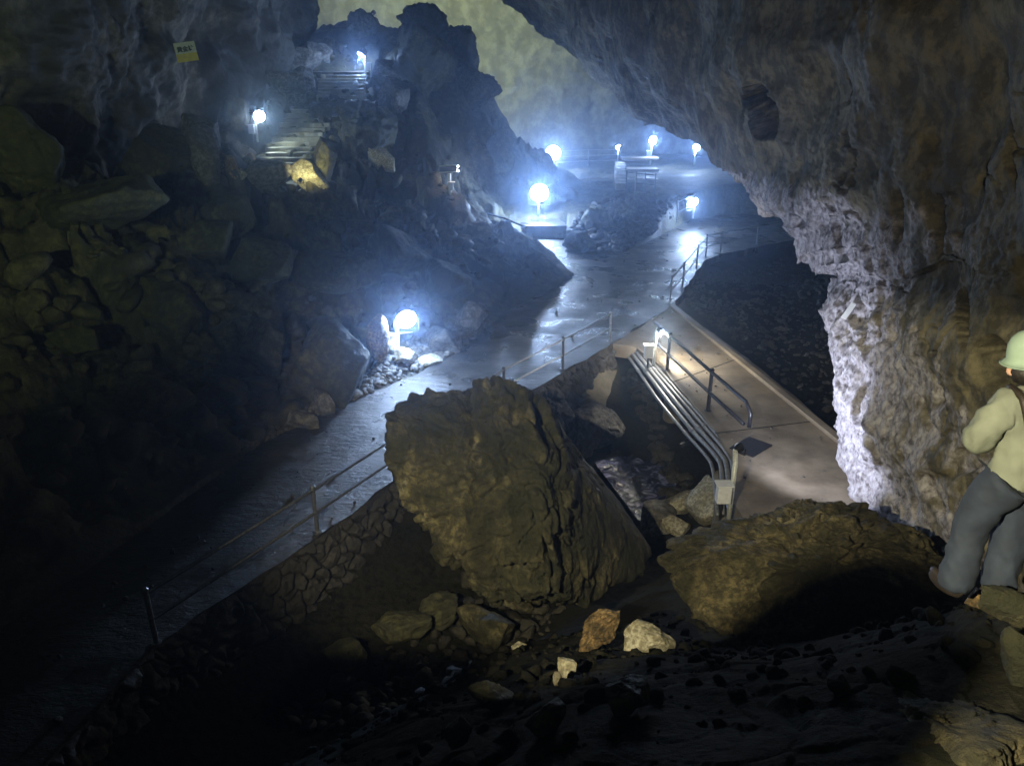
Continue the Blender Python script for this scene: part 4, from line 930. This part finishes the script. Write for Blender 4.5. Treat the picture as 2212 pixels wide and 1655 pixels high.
def text_mesh(body, size, name, parent, pos, rot, mat, thicken=.0):
    cu = bpy.data.curves.new(name, 'FONT'); cu.body = body; cu.size = size; cu.align_x = 'CENTER'; cu.align_y = 'CENTER'; cu.extrude = .004; cu.offset = thicken; cu.resolution_u = 3
    tmp = bpy.data.objects.new('tmp', cu); COL.objects.link(tmp)
    dg = bpy.context.evaluated_depsgraph_get(); me = bpy.data.meshes.new_from_object(tmp.evaluated_get(dg))
    bpy.data.objects.remove(tmp); bpy.data.curves.remove(cu)
    me.materials.clear(); me.materials.append(mat)
    o = bpy.data.objects.new(name, me); COL.objects.link(o); o.parent = parent
    o.location = Vector(pos) - wloc(parent); o.rotation_euler = (rot @ Matrix.Rotation(R(90), 3, 'X')).to_euler()
    return o
text_mesh('黄金柱', w_ * .27, 'lettering', t, sgn(0, h_ * .13, -.022), rotm, M['ink'], .006)

# direction board near the landing
pb = T(972, 416)
t = thing('direction_board', pb, 'dark flat board on a pale post at the edge of the hill ledge', 'sign')
mp_ = np.linalg.norm(pb - EYE) / F
MB().tube([pb - np.array((0, 0, .2)), pb + np.array((0, 0, 38 * mp_))], .06, 10).build('post', M['post_paint'], t)
MB().box(pb + np.array((-2 * mp_, -.07, 48 * mp_)), (36 * mp_, .06, 11 * mp_), Matrix.Rotation(R(-3), 3, 'Y')).build('panel', M['housing'], t)
for z in (54.5, 41.5): MB().box(pb + np.array((-2 * mp_, -.08, z * mp_)), (37 * mp_, .09, 1.4 * mp_), Matrix.Rotation(R(-3), 3, 'Y')).build('edge_strip', M['post_paint'], t)
for z in (53, 44): MB().lathe(pb + np.array((18.5 * mp_, -.1, z * mp_)), [(2.0 * mp_, -.05), (2.0 * mp_, .05), (1.2 * mp_, .09)], (0, -1, 0), 12).build('lamp_lens', M['lens_dim'], t)
MB().box(pb + np.array((3 * mp_, -.14, 13 * mp_)), (9 * mp_, .2, 15 * mp_)).build('junction_box', M['box'], t, bevel=.01)
MB().box(pb + np.array((4 * mp_, -.16, 21.5 * mp_)), (15 * mp_, .3, 1.2 * mp_)).build('box_lid', M['box'], t)

light('lamp_light', t, pb + np.array((21 * mp_, .3, 44 * mp_)), 45, (1, .86, .75), .05)
# small notice on the crusted column
nl_ = None
RB = BVHTree.FromPolygons([Vector(v) for v in RV], shell_faces(NU, NV).tolist())
h = RB.ray_cast(Vector(EYE), Vector(ray(1833, 672)).normalized())
if h[0] is not None:
    pn = np.array(h[0]) + (EYE - np.array(h[0])) / np.linalg.norm(EYE - np.array(h[0])) * .12
    o = MB().box(pn, (.1, .012, .32), Matrix.Rotation(R(22), 3, 'Y') @ Matrix.Rotation(R(10), 3, 'X')).build('notice_strip', M['sign_white'])
    tag(o, 'narrow white notice strip fixed to the crusted rock column', 'notice')

# drain cover on the path
o = MB().box(U(1112, 700, .012), (.8, .5, .03), Matrix.Rotation(.3, 3, 'Z')).build('drain_cover', M['dark_steel'], bevel=.008); tag(o, 'flat metal drain cover in the wet path by the wedge of slope', 'drain cover')
# dark pit frame at the near end of the deck
o = MB().box(U(1622, 965, .03), (.75, .55, .035), Matrix.Rotation(.75, 3, 'Z')).build('pit_cover', M['dark_steel'], bevel=.008); tag(o, 'dark rectangular cover plate in the footbridge deck below the handrail end', 'cover plate')

# far wet steps under the small lamp
t = thing('far_steps', D(1340, 402, 41), 'narrow wet steps shining on the far bank', 'stairs', None)
a_, b_ = D(1343, 400, 41), D(1343, 352, 50)
for k in range(9):
    f = k / 9; p = a_ + (b_ - a_) * f
    MB().box(p + np.array((0, .55, -.1)), (.55, 1.15, .34)).build('step', M['concrete'], t)
for k, (y_, lb) in enumerate(((388, 'lowest of the three terrace slabs beside the far steps'), (367, 'middle of the three terrace slabs beside the far steps'), (343, 'highest of the three terrace slabs beside the far steps'))):
    p = D(1382, y_, 45 + k * 4); o = MB().box(p, (2.0 + k * .2, 1.1, .16)).build('terrace_slab', M['deck'], bevel=.02); tag(o, lb, 'terrace', 'terrace slabs beside the far steps')

# ------------------------------------------------------------------ person
def skin(name, joints, edges, mat, parent, sub=2, folds=0):
    """joints: list of (xyz, radius[, radius2]); returns evaluated skin surface as a mesh object"""
    me = bpy.data.meshes.new(name); me.from_pydata([j[0] for j in joints], edges, []); me.update()
    o = bpy.data.objects.new(name, me); COL.objects.link(o)
    o.modifiers.new('skin', 'SKIN').use_smooth_shade = True
    s = o.modifiers.new('sub', 'SUBSURF'); s.levels = s.render_levels = sub
    for k, j in enumerate(joints):
        sv = me.skin_vertices[0].data[k]; sv.radius = (j[1], j[2] if len(j) > 2 else j[1]); sv.use_root = (k == 0)
    dg = bpy.context.evaluated_depsgraph_get(); m2 = bpy.data.meshes.new_from_object(o.evaluated_get(dg))
    bpy.data.objects.remove(o); bpy.data.meshes.remove(me)
    m2.materials.clear(); m2.materials.append(mat); m2.name = name
    m2.polygons.foreach_set('use_smooth', np.ones(len(m2.polygons), bool))
    if folds:
        n_ = len(m2.vertices); co = np.empty(n_ * 3, np.float32); no = np.empty(n_ * 3, np.float32)
        m2.vertices.foreach_get('co', co); m2.vertex_normals.foreach_get('vector', no)
        co, no = co.reshape(-1, 3), no.reshape(-1, 3); q_ = co * np.array((7, 7, 5)) + 3
        q_[:, 2] += co[:, 0] * 6
        co = co + no * (fbm(q_, 3, .55, seed=len(joints), ridged=True) * folds)[:, None]
        m2.vertices.foreach_set('co', co.astype(np.float32).ravel()); m2.update()
    q = bpy.data.objects.new(name, m2); COL.objects.link(q); q.parent = parent
    return q
M['skin'] = plain_mat('skin', (.45, .27, .19), .55, 0, .1, 20)
M['shirt'] = plain_mat('pale_cotton_shirt', (.16, .175, .135), .85, 0, .12, 6, .3)
M['trousers'] = plain_mat('grey_trousers', (.02, .028, .046), .85, 0, .2, 8, .3)
M['hat'] = plain_mat('pale_hat', (.2, .27, .21), .8, 0, .12, 9, .2)
M['leather'] = plain_mat('brown_leather', (.022, .016, .012), .6, 0, .3, 20)
M['hair'] = plain_mat('dark_hair', (.015, .012, .01), .6, 0, .3, 40, .4)
pbase = np.array((2.73, 3.62, 4.32))
pz = H(pbase[0], pbase[1]); pbase[2] = max(pz, 4.3) + .1
pr = thing('person', pbase, 'person in a pale hat, pale shirt and grey trousers walking away, strap across the back', 'person')
J = [((0, 0, .93), .13, .1), ((0, .02, 1.1), .13, .1), ((0, .03, 1.24), .15, .1), ((0, .04, 1.36), .07, .06), ((-.03, .08, 1.42), .055, .055), ((-.05, .12, 1.48), .085, .1), ((-.05, .13, 1.57), .08, .095),
     ((-.18, .02, 1.31), .065), ((-.27, .06, 1.06), .05), ((-.12, .27, .98), .038), ((-.07, .34, .98), .03, .02),
     ((.18, .02, 1.31), .065), ((.28, -.04, 1.12), .05), ((.27, .12, .93), .038), ((.26, .2, .89), .03, .02),
     ((-.1, 0, .86), .1), ((-.15, .12, .5), .07), ((-.21, .02, .1), .042), ((-.22, .1, .05), .03, .022),
     ((.09, 0, .86), .1), ((.08, .1, .48), .07), ((.03, -.02, .1), .042), ((.04, .08, .05), .03, .022)]
E = [(0, 1), (1, 2), (2, 3), (3, 4), (4, 5), (5, 6), (2, 7), (7, 8), (8, 9), (9, 10), (2, 11), (11, 12), (12, 13), (13, 14), (0, 15), (15, 16), (16, 17), (17, 18), (0, 19), (19, 20), (20, 21), (21, 22)]
def fingers(J, E, wrist, sx):
    base = J[wrist][0]
    for k in range(4):
        p = np.array(base) + np.array(((k - 1.5) * .02, .03, .004 * k)); L_ = (.05, .058, .055, .042)[k]
        a, b, c = p, p + np.array((0, L_ * .8, -.01)), p + np.array((0, L_ * 1.25, -.04)); n = len(J)
        J += [(tuple(a), .011), (tuple(b), .0095), (tuple(c), .008)]; E += [(wrist, n), (n, n + 1), (n + 1, n + 2)]
    n = len(J); p = np.array(base) + np.array((sx * .035, 0, 0)); J += [(tuple(p), .012), (tuple(p + np.array((sx * .02, .04, -.01))), .009)]; E += [(wrist, n), (n, n + 1)]
fingers(J, E, 10, 1); fingers(J, E, 14, -1)
body = skin('body', J, E, M['skin'], pr, 2)
shirt = skin('shirt', [((0, 0, .74), .2, .155), ((0, .0, .93), .19, .145), ((0, .02, 1.1), .18, .135), ((0, .03, 1.23), .175, .12), ((0, .03, 1.34), .1, .085), ((-.17, .02, 1.3), .1), ((-.25, .04, 1.17), .088), ((-.272, .065, 1.05), .085), ((-.17, .2, .99), .068), ((.17, .02, 1.3), .1), ((.25, -.02, 1.16), .085), ((.28, -.02, 1.08), .08)],
             [(0, 1), (1, 2), (2, 3), (3, 4), (3, 5), (5, 6), (6, 7), (7, 8), (3, 9), (9, 10), (10, 11)], M['shirt'], pr, 3, .042)
trs = skin('trousers', [((0, 0, .93), .16, .12), ((-.09, 0, .82), .135), ((-.135, .06, .66), .118), ((-.16, .1, .48), .1), ((-.19, .05, .26), .098), ((-.22, .03, .045), .105), ((.09, 0, .82), .135), ((.09, .06, .66), .115), ((.08, .09, .48), .1), ((.05, .03, .26), .095), ((.03, .0, .05), .105)],
           [(0, 1), (1, 2), (2, 3), (3, 4), (4, 5), (0, 6), (6, 7), (7, 8), (8, 9), (9, 10)], M['trousers'], pr, 3, .03)
for sx in (-.22, .035):
    v, f = rock_shape((.1, .28, .1), (0, 0, 0), 5, 3, planes=4, sharp=6, amp=0)
    obj('shoe', v + pbase + np.array((sx, .1, .05)), f, M['leather'], pr, smooth=True)
PS = .93
hc = pbase + np.array((-.05, .125, 1.51))
MB().lathe(hc + np.array((0, -.02, -.09)), [(.07, -.02), (.098, .03), (.1, .09)], (0, .05, 1), 20).build('hair', M['hair'], pr, smooth=True)
MB().lathe(hc + np.array((0, 0, .03)), [(.15, -.035), (.146, -.04), (.118, -.01), (.12, .02), (.116, .07), (.1, .11), (.07, .14), (.035, .155), (.005, .16)], (-.08, .1, 1), 26).build('hat', M['hat'], pr, smooth=True)
# face (turned away from the camera)
for sx in (-.033, .033):
    MB().lathe(hc + np.array((sx, .115, -.03)), [(.002, -.012), (.011, -.006), (.013, 0), (.011, .006), (.002, .012)], (0, 1, 0), 10).build('eye', M['box'], pr, smooth=True)
MB().tube([hc + np.array((0, .115, -.02)), hc + np.array((0, .145, -.065)), hc + np.array((0, .115, -.075))], [.008, .016, .01], 8).build('nose', M['skin'], pr, smooth=True)
MB().tube([hc + np.array((-.025, .108, -.1)), hc + np.array((0, .118, -.102)), hc + np.array((.025, .108, -.1))], [.004, .008, .004], 8).build('mouth', M['leather'], pr, smooth=True)
for sx in (-1, 1): MB().lathe(hc + np.array((sx * .09, 0, -.05)), [(.012, -.01), (.03, 0), (.022, .012), (.006, .008)], (sx, -.3, 0), 12).build('ear', M['skin'], pr, smooth=True)
sp = [pbase + np.array(q) for q in ((-.17, .06, 1.39), (-.175, -.07, 1.38), (-.16, -.14, 1.27), (-.13, -.175, 1.1), (-.085, -.2, .95), (-.02, -.205, .82), (.1, -.17, .78))]
MB().tube(resample(np.array(sp), 24), .022, 6).build('strap', M['leather'], pr, smooth=True)
pr.scale = (PS, PS, PS)
bgp = pbase + PS * np.array((.29, -.03, .74)); sb = thing('shoulder_bag', bgp, 'brown shoulder bag hanging at the side of the walking person', 'bag')
v, f = rock_shape((.14, .28, .26), (0, 0, 0), 6, 3, planes=2, sharp=8, amp=.02); obj('bag_body', v + bgp, f, M['leather'], sb, smooth=True)
MB().box(bgp + np.array((.02, 0, .06)), (.15, .29, .12)).build('flap', M['leather'], sb, bevel=.02)

# ------------------------------------------------------------------ haze
HZ = float(os.environ.get('HZ', .005))
hz = MB().box((0, 28, 10), (150, 130, 60)).build('haze', None); tag(hz, kind='stuff')
m = bpy.data.materials.new('haze'); m.use_nodes = True; nt = m.node_tree; nt.nodes.remove(nt.nodes['Principled BSDF'])
v = nt.nodes.new('ShaderNodeVolumePrincipled'); v.inputs['Color'].default_value = (.5, .68, 1, 1); v.inputs['Density'].default_value = HZ; v.inputs['Anisotropy'].default_value = .89
nt.links.new(v.outputs[0], nt.nodes['Material Output'].inputs['Volume']); hz.data.materials.append(m)

# ------------------------------------------------------------------ world, camera, render settings
w = bpy.data.worlds.new('World'); SC.world = w; w.use_nodes = True
w.node_tree.nodes['Background'].inputs[0].default_value = (.9, 1.0, .85, 1); w.node_tree.nodes['Background'].inputs[1].default_value = .0012
cam = bpy.data.cameras.new('camera'); co = bpy.data.objects.new('camera', cam); COL.objects.link(co)
cam.sensor_width = 36; cam.lens = 36 * F / 2212; cam.clip_start = .05; cam.clip_end = 400
co.location = Vector(EYE); co.rotation_euler = (R(90) - PITCH, 0, 0); SC.camera = co
SC.view_settings.view_transform = 'Standard'; SC.view_settings.look = 'None'; SC.view_settings.exposure = 0; SC.view_settings.gamma = 1
cy = SC.cycles
cy.use_denoising = True; cy.max_bounces = 5; cy.diffuse_bounces = 3; cy.glossy_bounces = 2; cy.volume_bounces = 0; cy.transparent_max_bounces = 4
cy.sample_clamp_indirect = 3; cy.caustics_reflective = False; cy.caustics_refractive = False
if os.environ.get('CLAY'):
    hz.hide_render = True
    w.node_tree.nodes['Background'].inputs[1].default_value = .6
    sl = bpy.data.lights.new('s', 'SUN'); sl.energy = 1.5; so = bpy.data.objects.new('s', sl); COL.objects.link(so); so.rotation_euler = (R(50), R(-20), R(20))
